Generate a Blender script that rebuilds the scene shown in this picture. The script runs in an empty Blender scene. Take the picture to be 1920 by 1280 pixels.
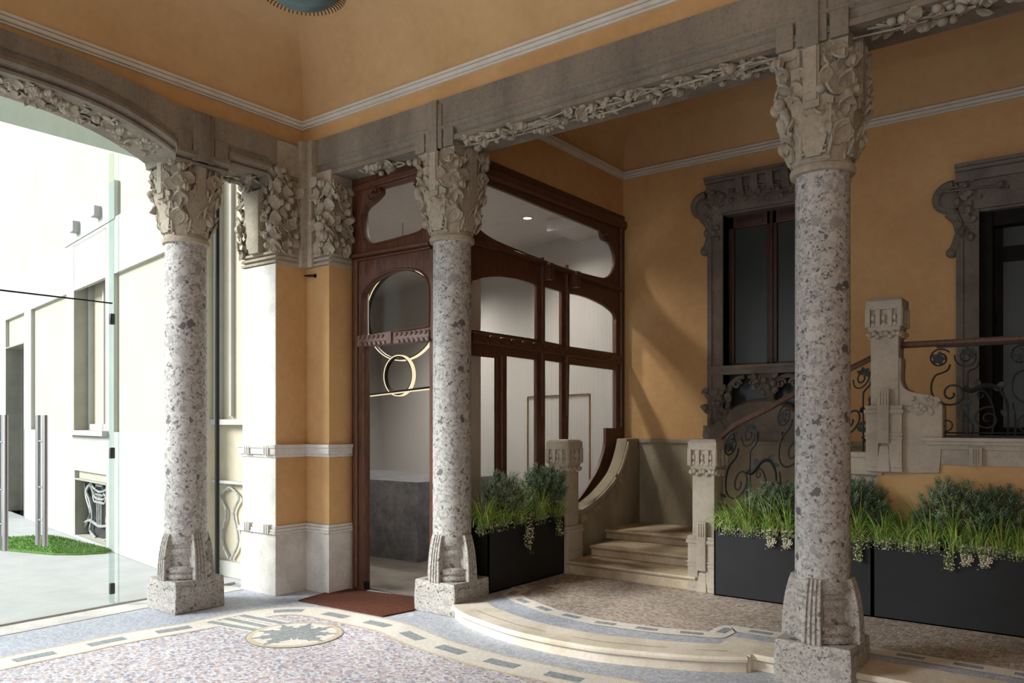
import bpy, bmesh, math, random
from mathutils import Vector, Matrix, noise
R = random.Random(7)
PI = math.pi
SC = bpy.context.scene
COL = SC.collection

# ------------------------------------------------------------------ camera, world, sun, exposure
CAMH = 1.5
F = 1488.0
FWD = Vector((-0.6046, 0.7965, 0)).normalized()
RGT = Vector((FWD.y, -FWD.x, 0))
cd = bpy.data.cameras.new('camera'); cam = bpy.data.objects.new('camera', cd); COL.objects.link(cam)
cam.location = (0, 0, CAMH)
cam.rotation_euler = (PI / 2, 0, math.atan2(-FWD.x, FWD.y))
cd.sensor_width = 36; cd.lens = F / 1920 * 36; cd.shift_y = 150 / 1920; cd.clip_start = .05; cd.clip_end = 200
SC.camera = cam
SC.view_settings.view_transform = 'Standard'; SC.view_settings.look = 'None'
SC.view_settings.gamma = 1; SC.view_settings.use_curve_mapping = False
SC.view_settings.exposure = 0.27
SC.cycles.use_denoising = True
SC.cycles.max_bounces = 10; SC.cycles.diffuse_bounces = 6; SC.cycles.transparent_max_bounces = 12
SC.cycles.sample_clamp_indirect = 6
SC.cycles.caustics_reflective = False; SC.cycles.caustics_refractive = False
w = bpy.data.worlds.new('World'); SC.world = w; w.use_nodes = True
w.node_tree.nodes['Background'].inputs[0].default_value = (.72, .86, 1, 1)
w.node_tree.nodes['Background'].inputs[1].default_value = 1.0
def lamp(kind, name, loc, rot, energy, color=(1, 1, 1), **kw):
    l = bpy.data.lights.new(name, kind); l.energy = energy; l.color = color
    for k, v in kw.items(): setattr(l, k, v)
    o = bpy.data.objects.new(name, l); COL.objects.link(o); o.location = loc; o.rotation_euler = rot
    return o
def aim(v):
    return Vector(v).to_track_quat('-Z', 'Y').to_euler()
lamp('SUN', 'sun', (0, -5, 12), aim((.70, .90, -.60)), 6.0, (1, .99, .98), angle=math.radians(24))
# daylight entering by the street portal behind the photographer and by the arcade's next bay
lamp('AREA', 'portal_daylight', (0.6, -3.6, 2.0), aim((-.22, 1, .04)), 88, (1, .97, .93), shape='RECTANGLE', size=6.2, size_y=3.4)
lamp('AREA', 'arcade_daylight', (-6.0, -0.6, 1.9), aim((.6, 1, -.02)), 55, (.84, .91, 1), shape='RECTANGLE', size=2.2, size_y=3.0)

# ------------------------------------------------------------------ projection helper (survey of the place)
def at(u, v=None, X=None, Y=None, Z=None, D=None, hz=None):
    d = FWD + RGT * ((u - 960) / F)
    if v is not None: d = d + Vector((0, 0, (790 - v) / F))
    if X is not None: t = X / d.x
    elif Y is not None: t = Y / d.y
    elif Z is not None: t = (Z - CAMH) / d.z
    else: t = D
    p = d * t; p.z += CAMH
    return p

# ------------------------------------------------------------------ materials
def lin(c):
    return tuple(((x / 255) / 12.92 if x / 255 <= .04045 else ((x / 255 + .055) / 1.055) ** 2.4) for x in c) + (1,)
class NT:
    def __init__(s, name):
        s.m = bpy.data.materials.new(name); s.m.use_nodes = True
        s.t = s.m.node_tree; s.b = s.t.nodes['Principled BSDF']; s.out = s.t.nodes['Material Output']
        s.co = s.n('ShaderNodeTexCoord').outputs['Object']
    def n(s, typ, **kw):
        x = s.t.nodes.new(typ)
        for k, v in kw.items(): setattr(x, k, v)
        return x
    def l(s, a, b): s.t.links.new(a, b)
    def noise(s, scale, detail=4, rough=.55, vec=None, sc3=None):
        n = s.n('ShaderNodeTexNoise'); n.inputs['Scale'].default_value = scale
        n.inputs['Detail'].default_value = detail; n.inputs['Roughness'].default_value = rough
        v = vec or s.co
        if sc3:
            mp = s.n('ShaderNodeMapping'); mp.inputs['Scale'].default_value = sc3; s.l(v, mp.inputs[0]); v = mp.outputs[0]
        s.l(v, n.inputs['Vector']); return n
    def ramp(s, fac, stops, interp='LINEAR'):
        r = s.n('ShaderNodeValToRGB'); cr = r.color_ramp; cr.interpolation = interp
        while len(cr.elements) < len(stops): cr.elements.new(.5)
        for e, (p, c) in zip(cr.elements, stops): e.position = p; e.color = c if len(c) == 4 else c + (1,)
        s.l(fac, r.inputs[0]); return r.outputs[0]
    def mix(s, f, a, b, mode='MIX'):
        m = s.n('ShaderNodeMix', data_type='RGBA', blend_type=mode)
        for i, x in ((0, f), (6, a), (7, b)):
            if isinstance(x, (int, float)): m.inputs[i].default_value = x
            elif isinstance(x, tuple): m.inputs[i].default_value = x
            else: s.l(x, m.inputs[i])
        return m.outputs[2]
    def bump(s, h, strength=.4, dist=.01, prev=None):
        b = s.n('ShaderNodeBump'); b.inputs['Strength'].default_value = strength; b.inputs['Distance'].default_value = dist
        s.l(h, b.inputs['Height'])
        if prev: s.l(prev, b.inputs['Normal'])
        s.l(b.outputs[0], s.b.inputs['Normal']); return b.outputs[0]
    def col(s, c):
        if isinstance(c, tuple): s.b.inputs['Base Color'].default_value = c
        else: s.l(c, s.b.inputs['Base Color'])
    def set(s, rough=.8, metal=0, spec=.5):
        s.b.inputs['Roughness'].default_value = rough; s.b.inputs['Metallic'].default_value = metal
        s.b.inputs['Specular IOR Level'].default_value = spec; return s.m
M = {}
def plaster(name, c1, c2, c3, sc=1.3):
    t = NT(name); n1 = t.noise(sc, 6, .6); n2 = t.noise(14, 5, .6)
    c = t.ramp(n1.outputs[0], [(.3, lin(c1)), (.52, lin(c2)), (.72, lin(c3))])
    c = t.mix(.25, c, t.ramp(n2.outputs[0], [(.3, (.6, .6, .6)), (.7, (1, 1, 1))]), 'MULTIPLY')
    t.col(c); t.bump(t.noise(90, 4).outputs[0], .25, .004); M[name] = t.set(.85, spec=.25)
plaster('ochre', (190, 150, 102), (201, 161, 112), (208, 171, 122))
plaster('ochre_ceiling', (198, 164, 120), (206, 174, 130), (212, 182, 140))
plaster('cream', (192, 184, 160), (196, 188, 165), (199, 192, 170))
plaster('white_plaster', (206, 203, 200), (210, 207, 204), (214, 211, 208))
def stone(name, c1, c2, c3, pit=.5, sc=3, fine=45, bump=.6, streak=False):
    t = NT(name); n1 = t.noise(sc, 8, .62, sc3=(1, 1, .35) if streak else None); n2 = t.noise(fine, 6, .7)
    c = t.ramp(n1.outputs[0], [(.3, lin(c1)), (.5, lin(c2)), (.7, lin(c3))])
    c = t.mix(pit, c, t.ramp(n2.outputs[0], [(.32, (.45, .43, .42)), (.5, (.95, .95, .95)), (.75, (1, 1, 1))]), 'MULTIPLY')
    t.col(c); b = t.bump(n2.outputs[0], bump, .008); t.bump(n1.outputs[0], bump * .5, .02, b); M[name] = t.set(.85, spec=.25)
stone('beam_stone', (114, 105, 94), (134, 125, 112), (150, 140, 126), streak=True)
stone('carved_stone', (142, 132, 116), (168, 158, 141), (186, 177, 160), bump=.8)
stone('newel_stone', (158, 148, 134), (178, 168, 153), (192, 182, 167), pit=.3, bump=.4)
stone('dado_stone', (120, 110, 92), (144, 134, 114), (164, 154, 134), pit=.35, streak=True)
stone('pier_stone', (188, 184, 178), (208, 205, 200), (222, 219, 215), pit=.3)
stone('marble_edge', (196, 183, 162), (218, 208, 191), (232, 225, 212), pit=.25, bump=.3)
stone('step_stone', (150, 134, 110), (184, 168, 142), (206, 192, 168), pit=.4, bump=.4)
stone('window_stone', (92, 84, 76), (112, 104, 95), (128, 119, 109), pit=.5)
stone('court_stone', (168, 168, 163), (174, 174, 169), (180, 180, 175), pit=.12, bump=.2)
stone('court_reveal', (150, 148, 136), (160, 158, 146), (170, 168, 156), pit=.2, bump=.2)
stone('paving', (168, 169, 167), (175, 176, 174), (182, 183, 181), pit=.1, bump=.1)
stone('counter_stone', (92, 92, 94), (112, 112, 114), (134, 134, 134), pit=.5, sc=9, bump=.15)
stone('lobby_floor', (96, 90, 84), (112, 106, 99), (126, 119, 112), pit=.3, bump=.1)
stone('stripe', (200, 196, 186), (212, 208, 199), (220, 216, 208), pit=.15, bump=.1)
M['counter_stone'].node_tree.nodes['Principled BSDF'].inputs['Roughness'].default_value = .35
def conglomerate(name, light, mid, dark, sc=16, dens=.5, bumpk=.35):
    t = NT(name)
    nz = t.noise(9, 5, .6); nz2 = t.noise(30, 3)
    off = t.mix(.5, nz.outputs['Color'], nz2.outputs['Color'])
    vm = t.n('ShaderNodeVectorMath', operation='SCALE'); t.l(off, vm.inputs[0]); vm.inputs['Scale'].default_value = .085
    va = t.n('ShaderNodeVectorMath', operation='ADD'); t.l(t.co, va.inputs[0]); t.l(vm.outputs[0], va.inputs[1])
    def vor(scale):
        v = t.n('ShaderNodeTexVoronoi'); v.inputs['Scale'].default_value = scale; t.l(va.outputs[0], v.inputs['Vector']); return v
    L, Md, Dk = lin(light), lin(mid), lin(dark)
    l2 = tuple(a * .85 for a in L[:3]) + (1,); m2 = tuple(a * 1.25 for a in Md[:3]) + (1,)
    c = t.ramp(t.noise(sc * 1.6, 6, .7).outputs[0], [(.36, Dk), (.44, Md), (.51, l2), (.62, L)])
    for scale, lo, gain in ((sc * 3.4, .0, .75), (sc * 1.7, -.1, .8), (sc * .8, -.28, .9), (sc * .42, -.62, 1.0)):
        v = vor(scale); sp_ = t.n('ShaderNodeSeparateColor'); t.l(v.outputs['Color'], sp_.inputs[0])
        col_ = t.ramp(sp_.outputs[0], [(0, L), (.2, l2), (.38, Md), (.52, L), (.64, m2), (.78, Dk), (.90, l2), (.95, Md)], 'CONSTANT')
        th = t.n('ShaderNodeMath', operation='MULTIPLY_ADD'); t.l(sp_.outputs[1], th.inputs[0]); th.inputs[1].default_value = gain; th.inputs[2].default_value = lo
        su = t.n('ShaderNodeMath', operation='SUBTRACT'); t.l(th.outputs[0], su.inputs[0]); t.l(v.outputs['Distance'], su.inputs[1])
        f = t.ramp(su.outputs[0], [(.0, (0, 0, 0)), (.03, (1, 1, 1))])
        c = t.mix(f, c, col_)
    c = t.mix(.3, c, t.ramp(t.noise(60, 5, .7).outputs[0], [(.3, (.55, .55, .55)), (.6, (1, 1, 1))]), 'MULTIPLY')
    t.col(c); t.bump(t.noise(70, 5, .7).outputs[0], bumpk, .006); M[name] = t.set(.6, spec=.4)
conglomerate('shaft_stone', (188, 185, 180), (148, 145, 141), (100, 97, 95), sc=21)
conglomerate('base_stone', (186, 181, 174), (154, 149, 143), (110, 105, 101), sc=38, bumpk=1.0)
def mosaic(name, cols, scale=26, grout=(120, 114, 108), vary=.5):
    t = NT(name)
    mp = t.n('ShaderNodeMapping'); mp.inputs['Scale'].default_value = (1, 1.25, 0); t.l(t.co, mp.inputs[0])
    v = t.n('ShaderNodeTexVoronoi', feature='F1', distance='CHEBYCHEV', voronoi_dimensions='2D'); v.inputs['Scale'].default_value = scale; v.inputs['Randomness'].default_value = .62
    e = t.n('ShaderNodeTexVoronoi', feature='DISTANCE_TO_EDGE', voronoi_dimensions='2D'); e.inputs['Scale'].default_value = scale; e.inputs['Randomness'].default_value = .62
    t.l(mp.outputs[0], v.inputs['Vector']); t.l(mp.outputs[0], e.inputs['Vector'])
    s = t.n('ShaderNodeSeparateColor'); t.l(v.outputs['Color'], s.inputs[0])
    c = t.ramp(s.outputs[0], [(i / len(cols), lin(x)) for i, x in enumerate(cols)], 'CONSTANT')
    c = t.mix(vary, c, t.ramp(t.noise(1.7, 4).outputs[0], [(.3, (.7, .7, .7)), (.65, (1, 1, 1))]), 'MULTIPLY')
    g = t.ramp(e.outputs['Distance'], [(.0, (1, 1, 1)), (.09, (0, 0, 0))])
    c = t.mix(g, c, lin(grout)); t.col(c)
    t.bump(t.ramp(e.outputs['Distance'], [(0, (0, 0, 0)), (.12, (1, 1, 1))]), .5, .004); M[name] = t.set(.55, spec=.4)
mosaic('mosaic_field', [(214, 213, 220), (196, 194, 204), (222, 221, 226), (176, 172, 184), (210, 184, 174), (216, 213, 216), (150, 146, 160), (226, 225, 230), (200, 193, 197), (188, 174, 174)], 46, (146, 144, 152), .2)
mosaic('mosaic_grey', [(176, 181, 192), (188, 193, 203), (166, 171, 184), (196, 200, 208), (182, 187, 197)], 44, (158, 161, 170), .2)
mosaic('mosaic_cream', [(226, 221, 212), (232, 228, 220), (220, 214, 204)], 60, (206, 198, 182), .2)
mosaic('mosaic_tan', [(212, 197, 172), (220, 206, 182), (204, 190, 164)], 60, (184, 166, 136), .2)
mosaic('mosaic_dash', [(152, 158, 162), (164, 170, 173), (138, 145, 150)], 60, (112, 116, 116), .2)
mosaic('porch_field', [(186, 174, 162), (168, 154, 142), (196, 186, 175), (152, 138, 128), (184, 160, 142), (200, 192, 182)], 40, (130, 118, 108))
def wood(name, c1, c2, c3, rough=.45, sc3=(9, 9, 1.2)):
    t = NT(name); n = t.noise(7, 7, .65, sc3=sc3); n2 = t.noise(2.2, 4)
    c = t.ramp(n.outputs[0], [(.3, lin(c1)), (.5, lin(c2)), (.7, lin(c3))])
    c = t.mix(.5, c, t.ramp(n2.outputs[0], [(.3, (.6, .6, .6)), (.7, (1, 1, 1))]), 'MULTIPLY')
    t.col(c); t.bump(n.outputs[0], .15, .004); M[name] = t.set(rough, spec=.45)
wood('walnut', (62, 34, 22), (86, 52, 34), (112, 72, 48))
wood('old_window_wood', (48, 26, 18), (66, 38, 27), (80, 48, 34), .5)
wood('transom_wood', (96, 76, 68), (118, 95, 86), (138, 114, 104), .5)
wood('rail_wood', (66, 42, 32), (86, 57, 44), (104, 72, 56), .4)
def plain(name, c, rough=.6, metal=0, spec=.5, nz=None, nb=0):
    t = NT(name); base = lin(c)
    if nz:
        n = t.noise(nz, 5); c2 = tuple(x * .6 for x in base[:3]) + (1,)
        t.col(t.ramp(n.outputs[0], [(.35, c2), (.65, base)]))
        if nb: t.bump(n.outputs[0], nb, .005)
    else: t.col(base)
    M[name] = t.set(rough, metal, spec)
plain('planter_black', (26, 27, 29), .55, 0, .35, 3)
plain('iron', (44, 46, 46), .6, .3, .4, 20, .3)
plain('patina_iron', (62, 68, 66), .7, .2, .4, 25, .3)
plain('steel', (176, 176, 178), .3, 1, .5)
plain('hinge_green', (58, 66, 62), .4, .6)
plain('dark_reveal', (30, 26, 24), .8, 0, .2, 6)
plain('fluted_panel', (196, 193, 189), .6, 0, .3)
plain('brass', (170, 130, 78), .4, .8, .5, 12)
plain('mat_rust', (96, 60, 47), .95, 0, .1, 60, .8)
plain('soil', (50, 40, 30), .95, 0, .1, 40, .8)
plain('lawn', (112, 156, 72), .9, 0, .2, 30, .5)
plain('teal_bowl', (104, 128, 130), .55, .2, .5, 9, .3)
plain('rust_iron', (104, 66, 48), .7, .4, .4, 30, .3)
plain('grille_iron', (176, 180, 178), .6, .1, .4, 20)
plain('basement_dark', (60, 60, 59), .8, 0, .2, 5)
plain('black_metal', (16, 15, 14), .4, .5, .5)
for nm, c in (('blade_green', (166, 204, 92)), ('blade_lime', (206, 226, 124)), ('blade_dark', (124, 170, 82)), ('blade_dry', (196, 178, 134)),
              ('needle_green', (108, 138, 106)), ('needle_pale', (176, 194, 160)), ('tuft_green', (140, 158, 108)), ('petal', (234, 218, 200)), ('vine_green', (92, 122, 50))):
    plain(nm, c, .6, 0, .3, 30)
    b = M[nm].node_tree.nodes['Principled BSDF']; b.inputs['Subsurface Weight'].default_value = 0
def glass(name, tint=(.93, .96, .94), gloss=.1, rough=.02):
    t = NT(name); t.t.nodes.remove(t.b)
    a = t.n('ShaderNodeBsdfTransparent'); a.inputs[0].default_value = tint + (1,)
    g = t.n('ShaderNodeBsdfGlossy'); g.inputs['Roughness'].default_value = rough; g.inputs[0].default_value = (1, 1, 1, 1)
    fr = t.n('ShaderNodeLayerWeight'); fr.inputs[0].default_value = .5
    pw = t.n('ShaderNodeMath', operation='POWER'); t.l(fr.outputs['Facing'], pw.inputs[0]); pw.inputs[1].default_value = 4
    mu = t.n('ShaderNodeMath', operation='MULTIPLY_ADD'); t.l(pw.outputs[0], mu.inputs[0]); mu.inputs[1].default_value = gloss * 2.5; mu.inputs[2].default_value = gloss * .3
    mx = t.n('ShaderNodeMixShader'); t.l(mu.outputs[0], mx.inputs[0]); t.l(a.outputs[0], mx.inputs[1]); t.l(g.outputs[0], mx.inputs[2])
    t.l(mx.outputs[0], t.out.inputs[0]); M[name] = t.m
glass('clear_glass', (.97, .985, .975), .05)
glass('green_glass', (.80, .87, .84), .06)
glass('tinted_glass', (.52, .57, .57), .08)
glass('screen_glass', (.96, .96, .95), .03)
def dark_glass():
    t = NT('window_glass'); n = t.noise(.9, 3)
    t.col(t.ramp(n.outputs[0], [(.35, lin((50, 56, 54))), (.65, lin((64, 70, 67)))])); M['window_glass'] = t.set(.3, spec=.3)
dark_glass()
def emit(name, c, s):
    t = NT(name); e = t.n('ShaderNodeEmission'); e.inputs[0].default_value = lin(c); e.inputs[1].default_value = s
    t.l(e.outputs[0], t.out.inputs[0]); M[name] = t.m
emit('lamp_disc', (255, 246, 232), 5); emit('ring_led', (255, 232, 190), .9)

# ------------------------------------------------------------------ mesh builder
class MB:
    def __init__(s): s.v = []; s.f = []; s.m = []; s.sm = []
    def add(s, vs, fs, mi=0, smooth=False):
        b = len(s.v); s.v += [Vector(p) for p in vs]
        for f in fs: s.f.append([b + i for i in f]); s.m.append(mi); s.sm.append(smooth)
    def box(s, x0, x1, y0, y1, z0, z1, mi=0):
        x0, x1 = sorted((x0, x1)); y0, y1 = sorted((y0, y1)); z0, z1 = sorted((z0, z1))
        s.add([(x0, y0, z0), (x1, y0, z0), (x1, y1, z0), (x0, y1, z0), (x0, y0, z1), (x1, y0, z1), (x1, y1, z1), (x0, y1, z1)],
              [(0, 3, 2, 1), (4, 5, 6, 7), (0, 1, 5, 4), (1, 2, 6, 5), (2, 3, 7, 6), (3, 0, 4, 7)], mi)
    def frus(s, c, z0, z1, a0, a1, b0=None, b1=None, mi=0):   # tapered block
        b0 = b0 or a0; b1 = b1 or a1; x, y = c
        s.add([(x - a0, y - b0, z0), (x + a0, y - b0, z0), (x + a0, y + b0, z0), (x - a0, y + b0, z0), (x - a1, y - b1, z1), (x + a1, y - b1, z1), (x + a1, y + b1, z1), (x - a1, y + b1, z1)],
              [(0, 3, 2, 1), (4, 5, 6, 7), (0, 1, 5, 4), (1, 2, 6, 5), (2, 3, 7, 6), (3, 0, 4, 7)], mi)
    def loft(s, secs, closed=True, caps=True, mi=0, smooth=False):
        n = len(secs[0]); vs = [p for q in secs for p in q]; fs = []
        for i in range(len(secs) - 1):
            for j in range(n if closed else n - 1):
                k = (j + 1) % n; fs.append((i * n + j, i * n + k, (i + 1) * n + k, (i + 1) * n + j))
        if caps and closed: fs.append(tuple(range(n))[::-1]); fs.append(tuple(range((len(secs) - 1) * n, len(secs) * n)))
        s.add(vs, fs, mi, smooth)
    def prism(s, poly, d, mi=0):            # poly: 3d pts, d: extrusion
        d = Vector(d); s.loft([[Vector(p) for p in poly], [Vector(p) + d for p in poly]], mi=mi)
    def lathe(s, c, prof, n=28, mi=0, smooth=True):
        secs = [[(c[0] + r * math.cos(2 * PI * j / n), c[1] + r * math.sin(2 * PI * j / n), z) for j in range(n)] for r, z in prof]
        s.loft(secs, mi=mi, smooth=smooth)
    def tube(s, pts, rad, n=6, mi=0, closed=False):
        pts = [Vector(p) for p in pts]; N = len(pts); secs = []
        up = None
        for i, p in enumerate(pts):
            a = pts[i - 1] if (i > 0 or closed) else p; b = pts[(i + 1) % N] if (i < N - 1 or closed) else p
            t = (b - a).normalized() if (b - a).length > 1e-9 else Vector((0, 0, 1))
            if up is None: up = t.orthogonal().normalized()
            up = (up - t * up.dot(t)); up = up.normalized() if up.length > 1e-6 else t.orthogonal().normalized()
            w_ = t.cross(up); r = rad(i / max(1, N - 1)) if callable(rad) else rad
            secs.append([p + (up * math.cos(2 * PI * j / n) + w_ * math.sin(2 * PI * j / n)) * r for j in range(n)])
        if closed: secs.append(secs[0])
        s.loft(secs, caps=not closed, mi=mi, smooth=True)
    def ball(s, c, r, n=8, m=6, sq=(1, 1, 1), ribs=0, mi=0, jit=0):
        c = Vector(c); secs = []
        for i in range(m + 1):
            ph = PI * (.02 + .96 * i / m)
            row = []
            for j in range(n):
                th = 2 * PI * j / n; rr = r * (1 + (.12 * math.cos(ribs * th) if ribs else 0)) * (1 + R.uniform(-jit, jit))
                row.append(c + Vector((rr * math.sin(ph) * math.cos(th) * sq[0], rr * math.sin(ph) * math.sin(th) * sq[1], rr * math.cos(ph) * sq[2])))
            secs.append(row)
        s.loft(secs, mi=mi, smooth=True)
    def leaf(s, base, d, nrm, L, W, curl=.5, fold=.25, th=.006, mi=0, n=6, ser=.05):
        base = Vector(base); d = Vector(d).normalized(); nrm = Vector(nrm); nrm = (nrm - d * nrm.dot(d)).normalized(); side = d.cross(nrm)
        top = []; bot = []
        p = base.copy(); ang = 0
        for i in range(n + 1):
            t = i / n
            wd = W * .5 * (math.sin(PI * min(1, t * .94 + .06)) ** .7) * (1 + (ser if i % 2 else -ser)) + .0008
            dd = d * math.cos(ang) + nrm * math.sin(ang); nn = nrm * math.cos(ang) - d * math.sin(ang)
            for j in (-1, -.5, 0, .5, 1):
                off = fold * wd * (abs(j) ** 1.3) * (1 if curl > 0 else -1)
                q = p + side * (wd * j) + nn * (off + (.12 * wd if j == 0 else 0))
                top.append(q); bot.append(q - nn * th)
            p = p + dd * (L / n); ang += curl / n * (1.6 * t + .2) * 1.6
        w5 = 5; vs = top + bot; K = len(top); fs = []
        for i in range(n):
            for j in range(4):
                a = i * w5 + j; fs.append((a, a + w5, a + w5 + 1, a + 1)); fs.append((K + a, K + a + 1, K + a + w5 + 1, K + a + w5))
            fs.append((i * w5, K + i * w5, K + (i + 1) * w5, (i + 1) * w5)); a = i * w5 + 4; fs.append((a, a + w5, K + a + w5, K + a))
        fs.append((0, 1, 2, 3, 4, K + 4, K + 3, K + 2, K + 1, K)); a = n * w5; fs.append((a, K + a, K + a + 1, K + a + 2, K + a + 3, K + a + 4, a + 4, a + 3, a + 2, a + 1))
        s.add(vs, fs, mi, True)
    def build(s, name, mats, parent=None, bevel=0, ang=35, sub=0, rough=0):
        me = bpy.data.meshes.new(name)
        off = parent.matrix_basis.translation if parent else Vector((0, 0, 0))
        q = parent.parent if parent else None
        while q: off = off + q.matrix_basis.translation; q = q.parent
        me.from_pydata([tuple(p - off) for p in s.v], [], s.f)
        if isinstance(mats, str): mats = [mats]
        for k in mats: me.materials.append(M[k])
        me.polygons.foreach_set('material_index', s.m)
        if bevel or sub:
            bm = bmesh.new(); bm.from_mesh(me)
            bmesh.ops.remove_doubles(bm, verts=bm.verts, dist=1e-5)
            if bevel:
                es = [e for e in bm.edges if len(e.link_faces) == 2 and e.calc_face_angle(0) > .6]
                bmesh.ops.bevel(bm, geom=es, offset=bevel, segments=2, profile=.6, affect='EDGES', clamp_overlap=True)
            for _ in range(sub):
                bmesh.ops.subdivide_edges(bm, edges=[e for e in bm.edges if e.calc_length() > .03], cuts=1, use_grid_fill=True)
            if rough:
                for v in bm.verts:
                    v.co += noise.noise_vector(v.co * 22) * rough + noise.noise_vector(v.co * 7 + Vector((3, 1, 2))) * rough * .8
            bm.to_mesh(me); bm.free()
        bm = bmesh.new(); bm.from_mesh(me); bmesh.ops.recalc_face_normals(bm, faces=bm.faces); bm.to_mesh(me); bm.free()
        me.polygons.foreach_set('use_smooth', [True] * len(me.polygons))
        me.set_sharp_from_angle(angle=math.radians(ang))
        o = bpy.data.objects.new(name, me); COL.objects.link(o)
        if parent: o.parent = parent
        return o
def thing(name, label, cat, loc=(0, 0, 0), group=None):
    o = bpy.data.objects.new(name, None); COL.objects.link(o); o.location = loc
    o['label'] = label; o['category'] = cat
    if group: o['group'] = group
    return o
def tag(o, label, cat, group=None):
    o['label'] = label; o['category'] = cat
    if group: o['group'] = group
    return o
def struct(o, label=None):
    o['kind'] = 'structure'
    if label: o['label'] = label
    return o
def sempty(name, loc=(0, 0, 0), label=None):
    o = bpy.data.objects.new(name, None); COL.objects.link(o); o.location = loc; return struct(o, label)
def copy_tree(o, parent=None):
    c = o.copy(); COL.objects.link(c)
    if parent: c.parent = parent
    for ch in list(o.children): copy_tree(ch, c)
    return c
def cr(pts, n=5, closed=True):
    """smooth curve through points; a point given twice is a corner"""
    out = []; P = [tuple(p) for p in pts]; N = len(P)
    for i in range(N if closed else N - 1):
        p1 = P[i]; p2 = P[(i + 1) % N]
        if p1 == p2: continue
        p0 = P[i - 1] if (closed or i > 0) else p1; p3 = P[(i + 2) % N] if (closed or i + 2 < N) else p2
        if p0 == p1: p0 = tuple(a - (b - a) * .0 for a, b in zip(p1, p2))
        if p3 == p2: p3 = p2
        for k in range(n):
            t = k / n
            out.append(tuple(.5 * ((2 * b) + (-a + c) * t + (2 * a - 5 * b + 4 * c - d) * t * t + (-a + 3 * b - 3 * c + d) * t ** 3) for a, b, c, d in zip(p0, p1, p2, p3)))
    if not closed: out.append(P[-1])
    return out
def plate(name, outer, holes, mat, origin, ux, uy, th, parent=None, bevel=0, n=None):
    """flat plate with openings: 2-d outlines in the plane (ux,uy) at origin, thickness th centred"""
    cu = bpy.data.curves.new(name, 'CURVE'); cu.dimensions = '2D'; cu.fill_mode = 'BOTH'
    cu.extrude = th / 2 - bevel; cu.bevel_depth = bevel; cu.bevel_resolution = 1
    for poly in [outer] + holes:
        sp = cu.splines.new('POLY'); sp.points.add(len(poly) - 1); sp.use_cyclic_u = True
        for pt, q in zip(sp.points, poly): pt.co = (q[0], q[1], 0, 1)
    tmp = bpy.data.objects.new('tmp', cu); COL.objects.link(tmp)
    dg = bpy.context.evaluated_depsgraph_get(); dg.update()
    me = bpy.data.meshes.new_from_object(tmp.evaluated_get(dg)); me.name = name
    bpy.data.objects.remove(tmp)
    ux = Vector(ux).normalized(); uy = Vector(uy).normalized(); uz = ux.cross(uy); o3 = Vector(origin)
    off = parent.matrix_basis.translation if parent else Vector((0, 0, 0))
    for v in me.vertices: v.co = o3 + ux * v.co.x + uy * v.co.y + uz * v.co.z - off
    me.materials.clear(); me.materials.append(M[mat])
    bm = bmesh.new(); bm.from_mesh(me); bmesh.ops.remove_doubles(bm, verts=bm.verts, dist=1e-5); bmesh.ops.recalc_face_normals(bm, faces=bm.faces); bm.to_mesh(me); bm.free()
    me.polygons.foreach_set('use_smooth', [True] * len(me.polygons)); me.set_sharp_from_angle(angle=math.radians(30))
    o = bpy.data.objects.new(name, me); COL.objects.link(o)
    if parent: o.parent = parent
    return o
def yz(pts, X): return [(p.y, p.z) for p in (at(u, v, X=X) for u, v in pts)]
def xz(pts, Y): return [(p.x, p.z) for p in (at(u, v, Y=Y) for u, v in pts)]

# foliage carving on a rectangular patch
def carve(mb, o, ux, uz, nrm, w_, h_, n, L=(.07, .13), fr=.18, depth=.03, keep=None):
    o = Vector(o); ux = Vector(ux); uz = Vector(uz); nrm = Vector(nrm)
    for i in range(n):
        a, b = R.random(), (i + R.random()) / n
        if keep and not keep(a, b): continue
        p = o + ux * (a * w_) + uz * (b * h_) + nrm * R.uniform(-.005, depth)
        if R.random() < fr:
            mb.ball(p + nrm * .01, R.uniform(.02, .036), 12, 6, ribs=6 if R.random() < .6 else 0)
        else:
            th = R.uniform(0, 2 * PI); d = ux * math.cos(th) + uz * math.sin(th) * 1.2 + nrm * R.uniform(-.05, .32)
            l = R.uniform(*L); mb.leaf(p - d.normalized() * l * .4, d, nrm + ux * R.uniform(-.4, .4), l, l * R.uniform(.55, .8), R.choice((-.9, -.6, .6, 1.0)), R.uniform(.1, .5), .012)
    for i in range(max(1, n // 22)):
        a = R.random(); b0 = R.uniform(0, .6); pts = []
        for k in range(7):
            t = k / 6; pts.append(o + ux * ((a + .12 * math.sin(t * 5 + i)) * w_) + uz * ((b0 + .38 * t) * h_) + nrm * (.012 + .02 * math.sin(PI * t)))
        mb.tube(pts, .008, 6)

# ================================================================== SETTING
XL, YB = -5.75, 4.57          # stone faces of the left arcade and of the right-hand beam
XS, YW = -4.32, 7.72          # timber screen plane, porch back wall
PZ = .10                      # porch level
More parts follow.
